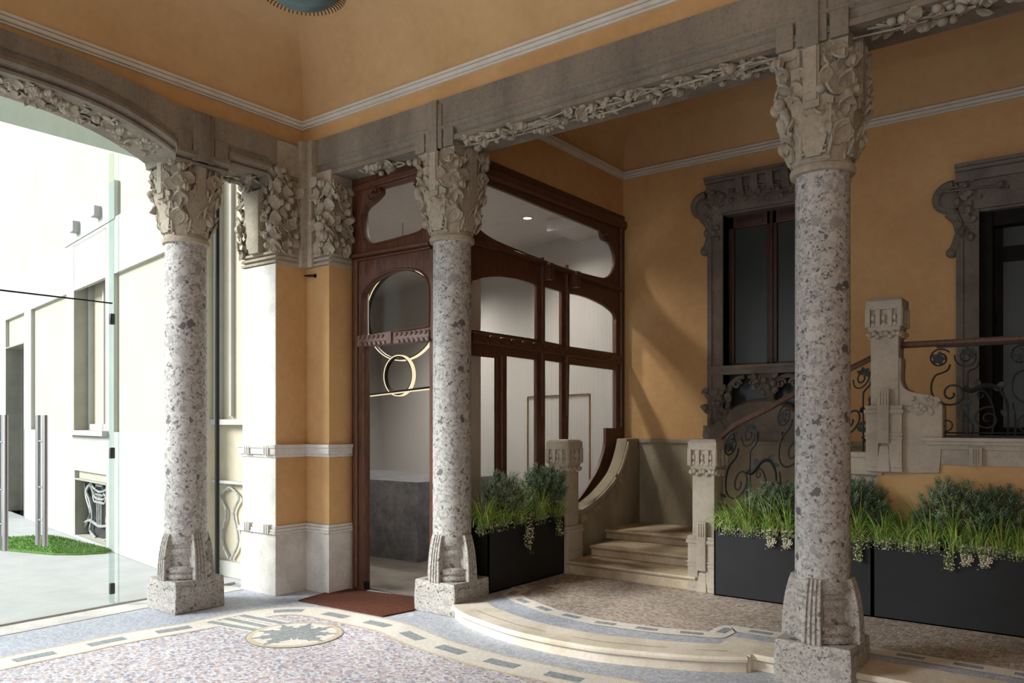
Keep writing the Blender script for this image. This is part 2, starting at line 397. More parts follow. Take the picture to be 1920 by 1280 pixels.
# hall floor with its mosaic
fl = MB()
fl.box(-6.45, 4.2, -5.2, 4.95, -.2, 0, 0)
bandpx = [(40, 1236), (117, 1221), (185, 1206), (250, 1193), (310, 1183), (370, 1173), (432, 1160), (500, 1148), (547, 1144), (588, 1146), (627, 1153), (661, 1160), (700, 1168), (737, 1176), (763, 1188), (793, 1201), (830, 1214), (873, 1226), (922, 1240), (982, 1253), (1042, 1266), (1100, 1278)]
band = [at(u, v, Z=0) for u, v in bandpx]
band = [Vector((-5.46, -4.8, 0)), Vector((-5.46, -2, 0)), Vector((-5.46, 1, 0))] + band + [Vector((-1.9, 3.98, 0)), Vector((-1.3, 4.0, 0)), Vector((0, 4.0, 0)), Vector((3.9, 4.0, 0))]
band = [Vector(p) for p in cr([tuple(p) for p in band], 5, False)]
def resamp(path, step):
    out = [path[0]]; acc = 0
    for a, b in zip(path, path[1:]):
        L = (b - a).length; t = step - acc
        while t <= L:
            out.append(a + (b - a) * (t / L)); t += step
        acc = (acc + L) % step if L else acc
    return out
band = resamp(band, .03)
def sm_path(path, k=10):
    return [sum((path[max(0, min(len(path) - 1, i + j))] for j in range(-k, k + 1)), Vector((0, 0, 0))) / (2 * k + 1) for i in range(len(path))]
band = sm_path(band, 5)
def offs(path, d, z):
    out = []
    for i, p in enumerate(path):
        t = (path[min(i + 2, len(path) - 1)] - path[max(i - 2, 0)]).normalized(); nn = Vector((t.y, -t.x, 0)); q = p + nn * d; q.z = z; out.append(q)
    return out
def strip(mb, path, d0, d1, z, mi):
    a = offs(path, d0, z); b = offs(path, d1, z); n = len(a)
    mb.add(a + b, [(i, i + 1, n + i + 1, n + i) for i in range(n - 1)], mi)
inner = offs(band, .12, .0012)
fan = [Vector((-1, -3, .0012))]
fl.add(inner + [Vector((3.9, -4.8, .0012))], [tuple(range(len(inner) + 1))], 1)
strip(fl, band, -.135, .135, .0024, 2)
strip(fl, band, -.145, -.128, .0032, 3); strip(fl, band, .125, .15, .0032, 3)
i = 4
while i < len(band) - 14:
    strip(fl, band[i:i + 9], -.045, .045, .0034, 4); i += 15
# medallion and its ribbons
mc = at(553, 1190, Z=0)
def disc(mb, c, r, z, mi, n=40):
    mb.add([(c.x + r * math.cos(2 * PI * k / n), c.y + r * math.sin(2 * PI * k / n), z) for k in range(n)], [tuple(range(n))], mi)
rib0 = at(385, 1164, Z=0); 
for k, (u0, v0, u1, v1) in enumerate(((392, 1166, 492, 1184), (424, 1160, 515, 1179), (452, 1154, 535, 1170))):
    a = at(u0, v0, Z=0); b = at(u1, v1, Z=0); t = (b - a).normalized(); nn = Vector((t.y, -t.x, 0))
    for hw, z, mi in ((.06, .004, 2), (.03, .0045, 4)):
        fl.add([p + Vector((0, 0, z)) for p in (a - nn * hw, b - nn * hw, b + nn * hw, a + nn * hw)], [(0, 1, 2, 3)], mi)
disc(fl, mc, .335, .005, 4); disc(fl, mc, .325, .0055, 3); disc(fl, mc, .285, .006, 2)
for k in range(9):
    an = k * 2 * PI / 9; rr = .15 if k < 8 else 0
    c = mc + Vector((math.cos(an) * rr, math.sin(an) * rr, 0)); e = Vector((math.cos(an), math.sin(an), 0)); s_ = Vector((-e.y, e.x, 0))
    pts = [c + e * (.125 * math.cos(q) * (1 + .25 * math.cos(5 * q))) + s_ * (.06 * math.sin(q) * (1 + .3 * math.cos(7 * q))) + Vector((0, 0, .0065 + k * .00002)) for q in [2 * PI * j / 24 for j in range(24)]]
    fl.add(pts, [tuple(range(24))], 4)
struct(fl.build('floor', ['mosaic_grey', 'mosaic_field', 'mosaic_cream', 'mosaic_tan', 'mosaic_dash']))

# porch platform: mosaic top, marble edge
bow = [(-4.02, 4.57), (-3.8, 4.43), (-3.44, 4.31), (-3.17, 4.255), (-2.88, 4.24), (-2.58, 4.265), (-2.3, 4.345), (-2.05, 4.44), (-1.86, 4.54), (-1.75, 4.62)]
bow = [Vector((a, b, 0)) for a, b in cr(bow, 4, False)]
inn = [Vector((p.x + (.12 if p.x < -3.6 else (-.12 if p.x < -1.9 and p.x > -2.2 else 0)), p.y, 0)) for p in bow]
pf = MB()
out = [Vector((-4.33, 4.62, 0))] + bow + [Vector((-1.72, 4.72, 0)), Vector((4.2, 4.72, 0)), Vector((4.2, 7.9, 0)), Vector((-4.33, 7.9, 0))]
out = [p + (Vector((0, .03, 0)) if p.y < 5 else Vector()) for p in out]
pf.prism([p + Vector((0, 0, 0)) for p in out], (0, 0, PZ - .002), 0)
bowin = [p + Vector((0, .5 - 0 * p.x, 0)) for p in bow]
# warm field inside a cream meander band
fld = [(-3.72, 5.0), (-3.3, 4.83), (-2.88, 4.77), (-2.45, 4.83), (-2.08, 4.95), (-2.08, 5.18), (-1.7, 5.2), (3.9, 5.2)]
fld = [Vector((a, b, 0)) for a, b in fld]
fpoly = [Vector((-3.95, 5.12, 0))] + fld + [Vector((4.1, 7.8, 0)), Vector((-4.33, 7.8, 0)), Vector((-4.33, 5.5, 0)), Vector((-3.95, 5.5, 0))]
pf.add([Vector((p.x, p.y, PZ + .0005)) for p in fpoly], [tuple(range(len(fpoly)))], 1)
bp = resamp([Vector((-4.2, 5.45, 0)), Vector((-3.95, 5.35, 0)), Vector((-3.9, 5.12, 0))] + fld, .03)
strip(pf, bp, -.075, .075, PZ + .0015, 2)
i = 3
while i < len(bp) - 8:
    strip(pf, bp[i:i + 6], -.03, .03, PZ + .0025, 4); i += 10
struct(pf.build('floor', ['mosaic_grey', 'porch_field', 'mosaic_cream', 'mosaic_tan', 'mosaic_dash']))
eg = MB()
def edge_slab(path, wid):
    a = offs(path, .0, 0)
    prof = [(0.0, .0), (0.0, .055), (-.012, .058), (-.026, .07), (-.028, .085), (-.018, .1005), (wid, .1008), (wid, .0)]
    secs = []
    for i, p in enumerate(path):
        t = (path[min(i + 1, len(path) - 1)] - path[max(i - 1, 0)]).normalized(); nn = Vector((-t.y, t.x, 0))
        secs.append([p + nn * d + Vector((0, 0, z + .001)) for d, z in prof])
    eg.loft(secs)
edge_slab(bow, .26)
edge_slab([Vector((-1.735, 4.70, 0)), Vector((4.2, 4.70, 0))], .30)
eg.box(-1.98, -1.735, 4.64, 4.99, .0, .1012); eg.box(-1.78, -1.40, 4.725, 4.99, .0, .1014)
for p0, p1 in ((4, 15), (17, 27), (29, 34)):
    sl = MB()
    q = offs(bow[p0:p1], -.10, PZ + .0022); q2 = offs(bow[p0:p1], -.108, PZ + .0022); n = len(q)
    eg.add(q + q2, [(k, k + 1, n + k + 1, n + k) for k in range(n - 1)], 1)
struct(eg.build('trim_1', ['marble_edge', 'dado_stone']), 'pale marble edging of the raised porch step')

# ---- ceiling coves
def room_ceiling(x0, x1, y0, y1, zb, zt, r, name):
    e = .003; z = 4.185
    mb = MB(); secs = [[(x0 + e, y0 + e, z), (x1 - e, y0 + e, z), (x1 - e, y1 - e, z), (x0 + e, y1 - e, z)]]
    for k in range(9):
        a = PI / 2 * k / 8; e = .003 + r * (1 - math.cos(a)); z = zt - r + r * math.sin(a)
        secs.append([(x0 + e, y0 + e, z), (x1 - e, y0 + e, z), (x1 - e, y1 - e, z), (x0 + e, y1 - e, z)])
    mb.loft(secs, caps=False, smooth=True)
    mb.add(secs[-1], [(0, 1, 2, 3)])
    mb.add([(x0 - .3, y0 - .3, zt + .2), (x1 + .3, y0 - .3, zt + .2), (x1 + .3, y1 + .3, zt + .2), (x0 - .3, y1 + .3, zt + .2)], [(0, 1, 2, 3)])
    return struct(mb.build(name, 'ochre_ceiling', ang=50))
HX, HY = -5.88, 4.60
room_ceiling(HX, 4, -5, HY, 0, 5.0, .62, 'ceiling')
room_ceiling(XS, 4, 4.95, YW, 0, 4.72, .4, 'ceiling')
def stripe(x0, x1, y0, y1, z, name, h=.074, d=.03):
    mb = MB(); secs = []
    for k, (e, zz) in enumerate(((-.02, 0), (d * .6, 0), (d * .6, .012), (d * .35, .016), (d, .02), (d, .046), (d * .5, .050), (d * 1.1, .054), (d * 1.1, h), (-.02, h))):
        secs.append([(x0 + e, y0 + e, z + zz), (x1 - e, y0 + e, z + zz), (x1 - e, y1 - e, z + zz), (x0 + e, y1 - e, z + zz)])
    mb.loft(secs, caps=False); return struct(mb.build(name, 'stripe', ang=20))
stripe(HX, 4, -5, HY, 4.138, 'trim_2'); stripe(XS, 4, 4.95, YW, 4.165, 'trim_3')
# ---- upper walls of the hall and outer walls
mb = MB(); mb.box(HX - .35, HX, -5.2, HY + .3, 3.7 + .2, 4.19); mb.box(HX - .35, HX - .0, -5.2, -2.1, 0, 3.95)
struct(mb.build('wall_left', 'ochre'))
mb = MB(); mb.box(HX - .3, 4.2, HY, 4.95, 3.9, 4.19); mb.box(HX - .3, 4.2, 4.62, 4.93, 4.18, 5.2); mb.box(HX - .4, HX - .02, -5.2, 4.9, 4.18, 5.2)
struct(mb.build('wall_back', 'ochre'))
mb = MB(); mb.box(4, 4.3, -5.3, 8, -.1, 5.2); struct(mb.build('wall_right', 'ochre'))
mb = MB(); mb.box(-6.2, -1.4, -5.3, -5, -.1, 5.2); mb.box(2.6, 4.2, -5.3, -5, -.1, 5.2); mb.box(-1.4, 2.6, -5.3, -5, 3.6, 5.2)
struct(mb.build('wall_front', 'ochre'))
# ---- porch back wall with openings for the stair window and the upper door
wz = lambda u, v: (at(u, v, Y=YW).x, at(u, v, Y=YW).z)
W1x0, W1x1, W1z0, W1z1 = wz(1360, 700)[0], wz(1516, 700)[0], 1.55, 3.60
D1x0, D1x1, D1z0, D1z1 = wz(1838, 600)[0], .75, 1.30, 3.28
plate('wall_back', [(-4.7, -.1), (4.2, -.1), (4.2, 4.45), (-4.7, 4.45)],
      [[(W1x0, W1z0), (W1x1, W1z0), (W1x1, W1z1), (W1x0, W1z1)], [(D1x0, D1z0), (D1x1, D1z0), (D1x1, D1z1), (D1x0, D1z1)]],
      'ochre', (0, YW + .15, 0), (1, 0, 0), (0, 0, 1), .3)
struct(bpy.data.objects['wall_back.001'])
mb = MB(); mb.box(-4.7, 4.2, YW + .5, YW + .6, 0, 4.5); mb.box(-4.7, 4.2, YW + .1, YW + .6, 4.4, 4.8); struct(mb.build('wall_back', 'dark_reveal'))
mb = MB(); mb.box(XS - .12, XS, 4.95, YW + .05, 3.745, 4.5); struct(mb.build('wall_left', 'ochre'), )
mb = MB(); mb.box(-4.1, -.9, YW - .035, YW + .02, .3, 1.31); mb.box(-4.1, -.9, YW - .05, YW, 1.27, 1.315)
struct(mb.build('baseboard_back', 'dado_stone', bevel=.006))

# ================================================================== STONE BEAMS
# right-hand beam over columns
b = MB()
prof = [(4.57, 4.0), (4.57, 3.79), (4.555, 3.785), (4.555, 3.77), (4.585, 3.755), (4.60, 3.735), (4.60, 3.715), (4.575, 3.70), (4.57, 3.66), (4.84, 3.66), (4.95, 3.66), (4.95, 4.0)]
b.loft([[(x, y, z) for y, z in prof] for x in (-5.76, 4.1)])
beam = struct(b.build('trim_4', 'beam_stone', ang=25), 'long grey stone beam over the columns at right')
g = MB()
for x0, x1, n in ((-5.2, -4.62, 30), (-3.98, -1.62, 300), (-1.05, 1.2, 260)):
    carve(g, (x0, 4.60, 3.665), (1, 0, 0), (0, 1, 0), (0, 0, -1), x1 - x0, .2, n, (.06, .11), .2, .02)
gl = g.build('carved_garland', 'carved_stone', beam, ang=60); gl['label'] = 'carved stone leaf and fruit garland under the beam'
# left arcade beam with its arch
def zlow(y):
    if y > 4.2: return 3.55
    if y > 3.76: return 3.60
    if y > 3.30: return 3.52
    if y < .75 and y > .4: return 3.52
    yc = 2.03 if y > .55 else -.85
    return 3.775 - .21 * min(1, abs(y - yc) / 1.27) ** 3.0
def ztop(y):
    if y > 3.3: return 3.945
    return 3.945 + .11 * min(1, (3.3 - y) / .8) ** .8 if y > 2.5 else 4.05
ys = [-2.1 + k * .05 for k in range(0, 127)] + [4.21, 4.56]
ys = sorted([y for y in ys if abs(y - 3.3) > .01 and abs(y - 3.76) > .01] + [3.299, 3.301, 3.759, 3.761])
b = MB(); secs = []
for y in ys:
    l, t = zlow(y), ztop(y)
    secs.append([(XL, y, t), (XL, y, l + .16), (XL - .02, y, l + .15), (XL - .02, y, l + .11), (XL + .012, y, l + .10), (XL + .018, y, l + .07), (XL, y, l + .05), (XL - .03, y, l + .035), (XL - .005, y, l + .02), (XL - .01, y, l), (-6.2, y, l), (-6.2, y, t)])
b.loft(secs)
ar = struct(b.build('trim_5', 'beam_stone', ang=28), 'arched stone beam over the left arcade')
g = MB()
yy = .78
while yy < 3.28:
    carve(g, (-6.12, yy, zlow(yy) + .004), (1, 0, 0), (0, 1, 0), (0, 0, -1), .30, .12, 20, (.06, .11), .15, .02); yy += .12
carve(g, (-6.12, 3.8, 3.602), (1, 0, 0), (0, 1, 0), (0, 0, -1), .3, .36, 18, (.06, .1), .2, .02)
gl = g.build('carved_garland', 'carved_stone', ar, ang=60); gl['label'] = 'carved leaves on the underside of the arch'

# ================================================================== COLUMNS (built at the origin, z up)
def make_column(label, loc, rs, sec=None):
    t = thing('stone_column', label, 'column', loc, 'speckled stone columns')
    x, y = loc[0], loc[1]; c = (x, y)
    if sec:
        for o in sec.children:
            if o.name.startswith('shaft'): continue
            d = o.copy(); COL.objects.link(d); d.parent = t
            for ch in o.children: e = ch.copy(); COL.objects.link(e); e.parent = d
    else:
        p = MB(); p.frus(c, 0, .25, .215, .21)
        pl = p.build('plinth', 'base_stone', t, bevel=.012, sub=4, rough=.004)
        q = MB()
        for k in range(4):
            a = k * PI / 2
            for s_ in (-1, 1):
                pts = []
                for j in range(7):
                    tt = j / 6; px = s_ * (.06 + .11 * tt); pz = .19 + .015 * math.sin(PI * tt)
                    pts.append(Vector((x + math.cos(a) * .213 - math.sin(a) * px, y + math.sin(a) * .213 + math.cos(a) * px, pz)))
                q.tube(pts, .006, 6)
        q.build('carved_rim', 'base_stone', pl)
        p = MB()
        prof = [(.175, .248), (.192, .254), (.198, .27), (.192, .288), (.176, .296), (.176, .302), (.188, .31), (.191, .325), (.188, .342), (.176, .352), (.15, .36), (.143, .40), (.146, .44), (.158, .452), (.163, .47), (.158, .488), (.142, .498), (.142, .515), (.158, .528), (.163, .545), (.163, .575), (.157, .592)]
        p.lathe(c, prof, 32)
        for k in range(4):
            a = k * PI / 2; ca, sa = math.cos(a), math.sin(a); secs = []
            for j in range(11):
                tt = j / 10; z = .247 + .36 * tt; ro = .222 - .010 * tt - .042 * tt ** 3
                row = []
                for yy2, dd in ((-.062, -.08), (-.062, -.004), (-.056, 0), (-.04, 0), (-.036, -.010), (-.028, -.010), (-.024, 0), (-.008, 0), (-.004, -.01), (.004, -.01), (.008, 0), (.024, 0), (.028, -.01), (.036, -.01), (.04, 0), (.056, 0), (.062, -.004), (.062, -.08)):
                    rr = ro + dd; w2 = yy2 * (.88 - .18 * tt)
                    row.append((x + ca * rr - sa * w2, y + sa * rr + ca * w2, z))
                secs.append(row)
            p.loft(secs)
        p.build('base', 'base_stone', t, ang=30)
    sh = MB(); sh.lathe(c, [(rs, .59), (rs, 1.2), (rs * .995, 2.2), (rs * .985, 2.945)], 48)
    sh.build('shaft', 'shaft_stone', t)
    if not sec:
        p = MB(); p.lathe(c, [(.16, 2.92), (.178, 2.925), (.182, 2.945), (.178, 2.962), (.165, 2.97), (.16, 2.99)], 32)
        secs = []
        for j in range(15):
            tt = j / 14; z = 2.97 + .62 * tt; r0 = .155 + .030 * min(1, tt * 1.6)
            e = 2 + 5 * min(1, tt * 1.6); row = []
            for k in range(32):
                th = 2 * PI * (k + .5) / 32; cc, ss = math.cos(th), math.sin(th)
                rr = r0 / ((abs(cc) ** e + abs(ss) ** e) ** (1 / e))
                row.append((x + rr * cc, y + rr * ss, z))
            secs.append(row)
        p.loft(secs, smooth=True); p.frus(c, 3.57, 3.675, .188, .195)
        # flat fillets rising on each face to the top of the beam
        for k in range(4):
            a = k * PI / 2; ca, sa = math.cos(a), math.sin(a)
            for (w0, r1, z0, z1, ri) in ((.045, .222, 3.26, 3.66, .15), (.032, .23, 3.30, 3.72, .15), (.085, .18, 2.98, 3.1, .13)):
                poly = [(x + ca * ri - sa * s_ * w0, y + sa * ri + ca * s_ * w0, z0) for s_ in (-1, 1)] + [(x + ca * (r1 - .03 * (z0 < 3)) - sa * s_ * w0, y + sa * (r1 - .03 * (z0 < 3)) + ca * s_ * w0, z0) for s_ in (1, -1)]
                p.prism(poly, (0, 0, z1 - z0))
            for zz in (3.02, 3.05):
                pts = [Vector((x + ca * .172 - sa * s_, y + sa * .172 + ca * s_, zz)) for s_ in (-.07, 0, .07)]
                p.tube(pts, .008, 6)
            # shield: V shaped smooth panel
            pts = [(-.05, 3.34), (.05, 3.34), (.12, 3.30), (.10, 3.16), (.04, 3.0), (-.04, 3.0), (-.10, 3.16), (-.12, 3.30)]
            def sp(s_, z, rr): return (x + ca * rr - sa * s_, y + sa * rr + ca * s_, z)
            p.loft([[sp(s_, z, .14) for s_, z in pts], [sp(s_, z, .178 + .034 * max(0, (z - 3.0) / .34)) for s_, z in pts]])
        cap = p.build('capital', 'carved_stone', t, ang=40)
        g = MB()
        RR = R
        def surf(th, z):
            tt = max(0, min(1, (z - 2.97) / .62)); r0 = .155 + .030 * min(1, tt * 1.6); e = 2 + 5 * min(1, tt * 1.6)
            cc, ss = math.cos(th), math.sin(th); rr = r0 / ((abs(cc) ** e + abs(ss) ** e) ** (1 / e)); return Vector((x + rr * cc, y + rr * ss, z)), Vector((cc, ss, 0))
        for k in range(230):
            z = 3.05 + .57 * (k / 230); th = RR.uniform(0, 2 * PI)
            dface = abs(((th + PI / 4) % (PI / 2)) - PI / 4)
            if dface < .22 and RR.random() < (.5 if z > 3.3 else .85): continue
            pnt, nn = surf(th, z); pnt += nn * RR.uniform(-.01, .02 + .012 * (z > 3.25))
            tz = Vector((0, 0, 1)); tx = nn.cross(tz)
            if RR.random() < .24:
                g.ball(pnt + nn * .012, RR.uniform(.026, .042), 14, 7, ribs=7 if RR.random() < .6 else 0, jit=.03)
            else:
                a2 = RR.gauss(0, .9); d = tz * math.cos(a2) * RR.choice((1, 1, -1)) + tx * math.sin(a2) + nn * RR.uniform(-.05, .28); L = RR.uniform(.08, .14)
                if z > 3.5: L *= .8
                g.leaf(pnt - d.normalized() * L * .45, d, nn + tx * RR.uniform(-.4, .4), L, L * RR.uniform(.6, .85), RR.choice((-.9, -.6, .6, 1.0)), RR.uniform(.2, .55), .016, n=7)
        for k in range(4):      # larger corner leaves
            for z in (3.12, 3.26, 3.39, 3.5):
                th = PI / 4 + k * PI / 2 + RR.uniform(-.15, .15); pnt, nn = surf(th, z)
                g.leaf(pnt - Vector((0, 0, .06)) - nn * .02, Vector((0, 0, 1)) + nn * .22, nn, .13, .11, 1.1, .4, .018, n=8)
            for s_ in (-1, 1):
                th = PI / 4 + k * PI / 2 + s_ * .35; pts = []
                for j in range(9):
                    zz = 3.0 + .075 * j; pnt, nn = surf(th + .1 * math.sin(j), zz); pts.append(pnt + nn * (.014 + .012 * math.sin(j * 1.7)))
                g.tube(pts, .010, 6)
        f_ = g.build('carved_foliage', 'carved_stone', cap, ang=60)
    return t
col2 = make_column('speckled stone column beside the brown doormat, in front of the timber screen', (-4.232, 4.78, 0), .154)
col3 = make_column('largest speckled stone column, standing in front of the long black planters', (-1.356, 4.78, 0), .152, col2)
col1 = make_column('speckled stone column under the arch by the glass doors', (-6.0, 3.53, 0), .162, col2)

# pilaster strip above the columns, running up the beam face
b = MB()
for cx in (-4.232, -1.356):
    b.box(cx - .045, cx + .045, 4.545, 4.60, 3.6, 3.995); b.box(cx - .085, cx + .085, 4.56, 4.60, 3.62, 3.96)
    for s_ in (-1, 1): b.box(cx + s_ * .15 - .05, cx + s_ * .15 + .05, 4.562, 4.60, 3.62, 3.80)
b.box(XL - .05, XL + .022, 3.48, 3.58, 3.55, 3.93); b.box(XL - .05, XL + .012, 3.44, 3.62, 3.55, 3.92)
for s_ in (-1, 1): b.box(XL - .05, XL + .008, 3.53 + s_ * .16 - .06, 3.53 + s_ * .16 + .06, 3.6, 3.76)
b.build('impost_fillet', 'beam_stone', beam, bevel=.006)

# ================================================================== CORNER PIER
pt = thing('corner_pier', 'orange and stone corner pier with carved leafy top beside the timber door', 'pier', (-5.75, 4.4, 0))
A = (-6.226, -5.745, 4.208, 4.9); B_ = (-5.8, -5.441, 4.536, 4.80)
def both(mb, z0, z1, e=0, mi=0):
    mb.box(A[0] - e, A[1] + e, A[2] - e, A[3], z0, z1, mi); mb.box(B_[0], B_[1] + e, B_[2] - e, B_[3], z0, z1, mi)
mb = MB(); both(mb, 0, .535, .012); mb.build('base', 'pier_stone', pt, bevel=.006)
mb = MB(); both(mb, .53, .548, .035); both(mb, .548, .575, .028); both(mb, .575, .6, .018); mb.build('lower_moulding', 'pier_stone', pt, bevel=.006)
mb = MB()
mb.box(-5.9, A[1], A[2] + .006, A[3], .6, 1.19); mb.box(B_[0], B_[1], B_[2], B_[3], .6, 1.19)
mb.box(-5.9, A[1], A[2] + .006, A[3], 1.3, 2.86); mb.box(B_[0], B_[1], B_[2], B_[3], 1.3, 2.86)
o = mb.build('plaster_shaft', 'ochre', pt, bevel=.006); o['label'] = 'orange plaster faces of the pier'
mb = MB(); mb.box(A[0], A[1] - .002, A[2] - .001, A[3], .6, 1.19); mb.box(A[0], A[1] - .002, A[2] - .001, A[3], 1.3, 2.86)
o = mb.build('stone_flank', 'pier_stone', pt); o['label'] = 'whitish stone side facing the arcade'
mb = MB(); both(mb, 1.19, 1.215, .012); both(mb, 1.215, 1.27, .03); both(mb, 1.27, 1.3, .04)
for z, e in ((1.24, .045), (.56, .045)):
    for k in range(3):
        for j in range(2): mb.box(-6.15 + j * .28 + k * .03, -6.135 + j * .28 + k * .03, A[2] - e, A[2], z - .03, z + .05)
mb.build('upper_moulding', 'pier_stone', pt, bevel=.005)
mb = MB(); mb.box(A[0], A[1], A[2] + .02, A[3] - .02, 2.85, 3.93); mb.box(B_[0], B_[1], B_[2] + .02, B_[3] + .06, 2.85, 3.7)
mb.box(A[1] - .02, A[1] + .05, 4.44, 4.60, 2.86, 3.97); mb.box(A[1] - .02, A[1] + .11, 4.50, 4.60, 2.86, 3.98)
for z in (2.87, 2.91, 2.95):
    mb.box(A[0] - .01, A[1] + .012, A[2] - .012, A[3], z, z + .022); mb.box(B_[0], B_[1] + .012, B_[2] - .012, B_[3], z, z + .022)
mb.frus((-6.0, 4.25), 2.97, 3.5, .07, .11, .09, .12)
cp = mb.build('capital', 'carved_stone', pt, bevel=.004)
g = MB()
kp = lambda a, b: b > .02
carve(g, (-6.24, A[2], 2.98), (1, 0, 0), (0, 0, 1), (0, -1, 0), .17, .62, 34, (.07, .12), .2, .05)
carve(g, (-5.92, A[2], 2.98), (1, 0, 0), (0, 0, 1), (0, -1, 0), .17, .62, 34, (.07, .12), .2, .05)
carve(g, (A[1], A[2], 2.98), (0, 1, 0), (0, 0, 1), (1, 0, 0), .24, .70, 62, (.07, .13), .2, .05)
carve(g, (-5.60, B_[2], 2.98), (1, 0, 0), (0, 0, 1), (0, -1, 0), .17, .62, 46, (.07, .13), .2, .05)
carve(g, (B_[1], B_[2], 2.98), (0, 1, 0), (0, 0, 1), (1, 0, 0), .26, .60, 50, (.07, .13), .2, .04)
for (cx, cy, ax, ay) in ((A[1], A[2], 1, -1), (B_[1], B_[2], 1, -1), (A[0], A[2], -1, -1)):
    for z in (3.0, 3.12, 3.25, 3.38, 3.5):
        nn = Vector((ax, ay, 0)).normalized(); g.leaf(Vector((cx, cy, z - .05)) - nn * .01, Vector((0, 0, 1)) + nn * .25, nn, .12, .1, 1.0, .4, .016)
g.build('carved_foliage', 'carved_stone', cp, ang=60)
mb = MB(); mb.box(-5.70, -5.62, 4.47, 4.53, 2.78, 2.79); mb.box(-5.63, -5.61, 4.52, 4.54, 2.77, 2.80)
tag(mb.build('wall_bracket', 'black_metal'), 'tiny dark metal bracket jutting from the orange pier under its carved capital', 'bracket')

# ================================================================== TIMBER SCREEN (right of the middle column)
def hole(px, X=XS, n=4): return [tuple(q) for q in cr(yz(px, X), n)]
top = yz([(900, 293), (1167, 411)], XS)
zt = 3.755; yR = at(1168, 500, X=XS).y
yR = YW + .02
outer = [(4.86, .0), (yR, .0), (yR, zt), (4.86, zt)]
C2 = lambda *p: [q for a in p for q in (a, a)]
hA = hole([(882, 405), (893, 345), (910, 345), (1010, 386), (1110, 427), (1123, 432), (1123, 432), (1128, 448), (1141, 456), (1149, 473), (1151, 495), (1146, 512), (1134, 521), (1115, 519), (1057, 503), (1012, 486), (973, 471), (930, 453), (905, 438), (893, 425)])
hB = hole([(884, 618), (884, 540)] and [(880, 618), (880, 618), (880, 535), (892, 524), (910, 519), (935, 518), (970, 523), (1000, 532), (1005, 536), (1005, 540), (1005, 637), (1005, 637)])
hC = hole(C2((1019, 537), (1051, 546), (1051, 647), (1019, 640)))
hD = hole([(1065, 549), (1065, 549), (1090, 554), (1113, 563), (1132, 573), (1147, 585), (1153, 597), (1153, 610), (1153, 663), (1153, 663), (1065, 650), (1065, 650)])
def dn(u, X=XS): p = at(u, X=X); return (p.y, .22)
y_ = lambda u: at(u, 600, X=XS).y
z_ = lambda u, v: at(u, v, X=XS).z
hE = [(y_(880), z_(880, 665)), (y_(930), z_(930, 670)), (y_(930), .22), (y_(880), .22)]
hF = [(y_(947), z_(947, 666)), (y_(1004), z_(1004, 674)), (y_(1004), .22), (y_(947), .22)]
hG = [(y_(1019), z_(1019, 674)), (y_(1051), z_(1051, 679)), (y_(1051), .22), (y_(1019), .22)]
hH = cr(yz(C2((1065, 682), (1153, 693), (1153, 803), (1134, 803)) + [(1133, 836), (1120, 878), (1105, 905), (1089, 929)] + C2((1060, 965)), XS), 4)
scr = thing('timber_screen', 'dark carved timber glazed screen between the middle column and the orange wall', 'glazed screen', (XS, 6.2, 0))
holes = [hA, hB, hC, hD, hE, hF, hG, hH]
plate('screen_frame', outer, holes, 'walnut', (XS, 0, 0), (0, 1, 0), (0, 0, 1), .036, scr, .005)
# proud mouldings: rails and mullions
mb = MB()
def bar_u(u0, v0, u1, v1, w_, d=.03, mi=0):
    a = at(u0, v0, X=XS); c = at(u1, v1, X=XS); t = (c - a).normalized(); nn = Vector((0, -t.z, t.y))
    mb.loft([[p + nn * s_ * w_ + Vector((dx, 0, 0)) for s_, dx in ((-1, .01), (-1, .014 + d * .6), (-.6, .014 + d), (.6, .014 + d), (1, .014 + d * .6), (1, .01))] for p in (a, c)])
bar_u(890, 318, 1166, 424, .05, .05)
bar_u(880, 452, 930, 466, .03, .035); bar_u(930, 466, 1160, 545, .022, .05); bar_u(880, 632, 1163, 675, .05, .03)
for u in (1012, 1058): bar_u(u, 480 + (u - 1000) * .3, u, 780, .012, .03); 
bar_u(938, 668, 938, 900, .018, .02); bar_u(1160, 415, 1160, 800, .018, .03)
mb.build('moulding', 'walnut', scr, ang=25)
for u in (1016, 1066):
    mb = MB()
    p = at(u, 500 + (u - 1012) * .3, X=XS); mb.box(XS + .03, XS + .12, p.y - .035, p.y + .035, p.z - .13, p.z + .03)
    mb.build('rail_bracket', 'walnut', scr, bevel=.008)
mb = MB()
def bud(mb, p, s_, out_):
    for k in range(9):
        a = k * .7; d = Vector((out_.x, out_.y, 0)) * .3 + Vector((0, math.cos(a), math.sin(a))) if abs(out_.x) > .5 else Vector((math.cos(a), out_.y * .3, math.sin(a)))
        mb.leaf(p, d, out_, s_, s_ * .6, 1.0, .4, .008)
    mb.ball(p + out_ * .015, s_ * .45, 10, 6, ribs=5)
bud(mb, at(1131, 440, X=XS + .03), .07, Vector((1, 0, 0)))
mb.build('carved_bud', 'walnut', scr, ang=60)
mb = MB()
for k in range(26):      # carved band on the lower rail
    u = 895 + k * 10.2; p = at(u, 632 + (u - 890) * .155, X=XS + .044)
    mb.leaf(p, Vector((0, 1, .5 * (-1) ** k)), Vector((1, 0, 0)), .07, .035, .7, .4, .006)
mb.build('carved_band', 'walnut', scr, ang=60)
mb = MB(); mb.box(XS - .012, XS - .006, 4.88, yR - .02, .1, zt - .02); mb.build('glass_pane', 'screen_glass', scr)

